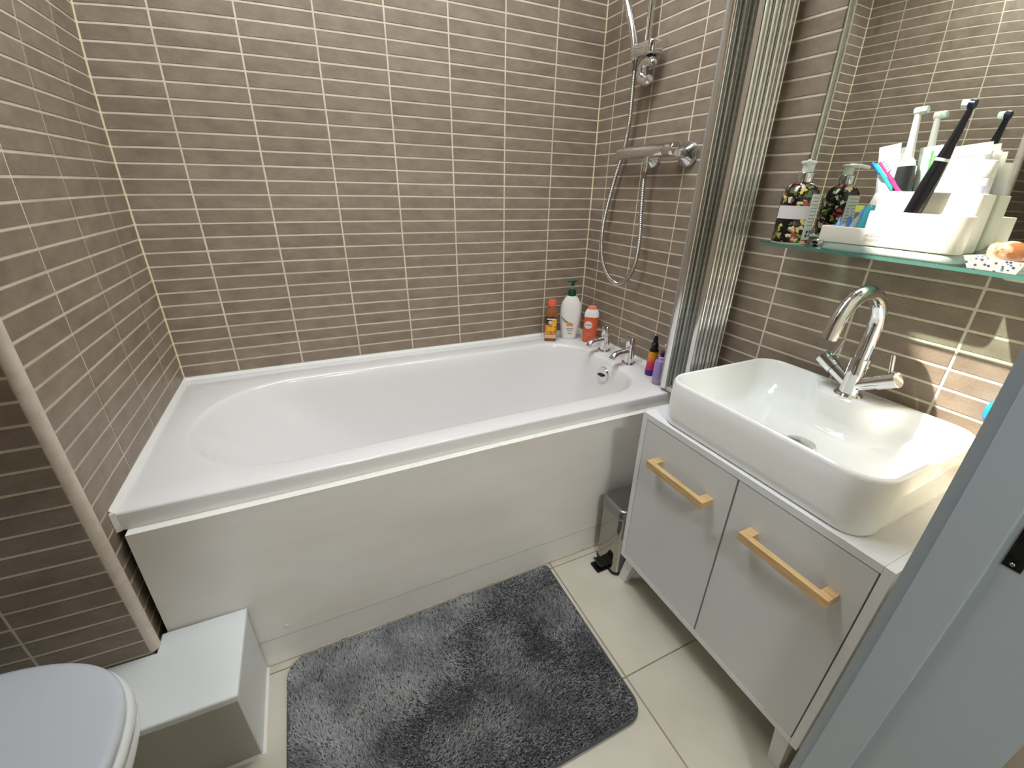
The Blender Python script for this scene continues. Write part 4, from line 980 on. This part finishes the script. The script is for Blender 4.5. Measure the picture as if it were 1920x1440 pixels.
# soap dish and soap
M_TERR = mat('soap_dish_print', srgb(240, 240, 240), .35)
nt = M_TERR.node_tree; b = nt.nodes['Principled BSDF']
tc = nt.nodes.new('ShaderNodeTexCoord'); vo = nt.nodes.new('ShaderNodeTexVoronoi'); vo.inputs['Scale'].default_value = 150; nt.links.new(tc.outputs['Object'], vo.inputs['Vector'])
r1 = nt.nodes.new('ShaderNodeValToRGB'); r1.color_ramp.interpolation = 'CONSTANT'; e = r1.color_ramp.elements
e[0].color = srgb(80, 90, 170); e[1].position = .42; e[1].color = srgb(240, 240, 240)
for p, c in ((.62, srgb(110, 180, 170)), (.72, srgb(120, 110, 170)), (.82, srgb(240, 240, 240))): n_ = e.new(p); n_.color = c
s3 = nt.nodes.new('ShaderNodeSeparateColor'); nt.links.new(vo.outputs['Color'], s3.inputs[0]); nt.links.new(s3.outputs[0], r1.inputs[0])
r3 = nt.nodes.new('ShaderNodeValToRGB'); r3.color_ramp.elements[0].position = .32; r3.color_ramp.elements[1].position = .40; nt.links.new(vo.outputs['Distance'], r3.inputs[0])
mc = nt.nodes.new('ShaderNodeMix'); mc.data_type = 'RGBA'; nt.links.new(r3.outputs[0], mc.inputs['Factor']); nt.links.new(r1.outputs[0], mc.inputs['A']); mc.inputs['B'].default_value = srgb(240, 240, 240)
nt.links.new(mc.outputs['Result'], b.inputs['Base Color'])
sd = thing('soap_dish', (1.61, -1.435, SHZ), 'white rectangular soap dish with blue speckled print at the shelf front', 'soap dish')
dm = MB()
X0, X1, Y0, Y1 = 1.560, 1.665, -1.478, -1.398
dm.loft([[(X0+.006, Y0+.006, SHZ+.0004), (X1-.006, Y0+.006, SHZ+.0004), (X1-.006, Y1-.006, SHZ+.0004), (X0+.006, Y1-.006, SHZ+.0004)],
         [(X0-.004, Y0-.004, SHZ+.0215), (X1, Y0-.004, SHZ+.0215), (X1, Y1+.002, SHZ+.0215), (X0-.004, Y1+.002, SHZ+.0215)],
         [(X0, Y0, SHZ+.0215), (X1-.004, Y0, SHZ+.0215), (X1-.004, Y1-.002, SHZ+.0215), (X0, Y1-.002, SHZ+.0215)],
         [(X0+.008, Y0+.008, SHZ+.012), (X1-.012, Y0+.008, SHZ+.012), (X1-.012, Y1-.010, SHZ+.012), (X0+.008, Y1-.010, SHZ+.012)]])
dm.build('dish', M_TERR, sd, smooth=False)
sp_ = MB(); rs = []
for k in range(9):
    f = -1+2*k/8; rr_ = math.sqrt(max(0, 1-abs(f)**3.0))
    rs.append([(1.600+.028*max(rr_, .15)*math.cos(a), -1.445+.033*max(rr_, .15)*math.sin(a), SHZ+.0335+.0185*f) for a in (2*PI*j/24 for j in range(24))])
sp_.loft(rs)
o = sp_.build('soap_bar', mat('amber_soap', srgb(136, 88, 50), .25, noise=(42, srgb(220, 202, 172), .45, .66), coat=.4))
tag(o, 'amber marbled oval soap bar lying in the speckled dish', 'soap')
# blue thing at the wall end of the worktop
t = thing('blue_sponge_holder', (1.697, -1.522, .842), 'bright blue rounded plastic item on the wall beside the door frame', 'holder')
MB().lathe((LX-.0008, -1.522, .842), [(.024, 0), (.0325, .004), (.0335, .018), (.030, .034), (.020, .045), (0, .049)], 32, ax=(-1, 0, 0)).build('dome', mat('blue_plastic', srgb(20, 150, 232), .25), t)

# ------------------------------------------------------------------ pedal bin
pbn = thing('pedal_bin', (1.36, -.90, 0), 'slim stainless steel pedal bin between the bath and the vanity', 'bin')
bx_, by_ = (1.272, 1.455), (-.958, -.842)
MB().rbox(bx_[0], bx_[1], by_[0], by_[1], .014, .238, r=.022, e=.0, n=6).build('body', mat('bin_steel', (.40, .385, .35, 1), .12, 1.0), pbn)
ld = MB(); 
def br_(ins, z): return rrect(sum(bx_)/2, sum(by_)/2, (bx_[1]-bx_[0])/2-ins, (by_[1]-by_[0])/2-ins, max(.024-ins, .006), z, 6)
ld.loft([br_(-.0015, .240), br_(-.0025, .243), br_(-.0025, .270), br_(.001, .2765), br_(.007, .279), br_(.012, .2785)])
ldo = ld.build('lid', mat('bin_lid', (.34, .34, .33, 1), .28, 1.0), pbn, ang=50)
MB().rbox(bx_[0]-.002, bx_[1]+.002, by_[0]-.002, by_[1]+.002, .0005, .014, r=.023, e=.003, n=6).build('base', M_BLACK, pbn)
pd = MB()
pd.loft([[(1.276, y, z) for y, z in ((-.918, .018), (-.880, .018), (-.880, .024), (-.918, .024))], [(1.246, y, z) for y, z in ((-.920, .020), (-.878, .020), (-.878, .026), (-.920, .026))], [(1.236, y, z) for y, z in ((-.918, .026), (-.880, .026), (-.880, .036), (-.918, .036))], [(1.233, y, z) for y, z in ((-.914, .036), (-.884, .036), (-.884, .042), (-.914, .042))]])
pd.build('pedal', M_BLACK, pbn, ang=40)
MB().rbox(1.228, 1.274, -.922, -.876, .0005, .006, r=.004, e=.001).build('foot_plate', M_BLACK, pbn)

# ------------------------------------------------------------------ lamps added out of view to brighten the room
def downlight(x, y, watts, label, r=.045, col=(1.0, .95, .88), z=CEIL):
    t = thing('added_downlight', (x, y, z), label, 'light', 'added ceiling lights out of view')
    MB().lathe((x, y, z), [(r+.018, 0), (r+.017, -.004), (r+.002, -.006), (r, -.001)], 28, cap0=False, cap1=False).build('trim_ring', M_CHROME, t)
    MB().lathe((x, y, z-.0012), [(r, 0), (0, -.0002)], 28, cap0=False).build('lens', mat('lamp_lens', (1, .95, .86, 1), .4, emit=((1, .92, .80, 1), 6.0)), t)
    l = bpy.data.lights.new('lamp', 'AREA'); l.shape = 'DISK'; l.size = 2*r; l.energy = watts; l.color = col
    lo = bpy.data.objects.new('lamp', l); COL.objects.link(lo); lo.location = (x, y, z-.004)
    lo.parent = t; lo.matrix_parent_inverse = t.matrix_basis.inverted()
downlight(0.45, -.50, LAMP_W, 'added fill downlight over the sloping end of the bath')
downlight(1.15, -.50, LAMP_W, 'added fill downlight over the tap end of the bath')
downlight(0.60, -2.85, HALL_W, 'added round hall lamp brightening the bath board and screen', r=.14, col=(.92, .97, 1.0))  # added behind the camera to lift the bath board and chrome edges
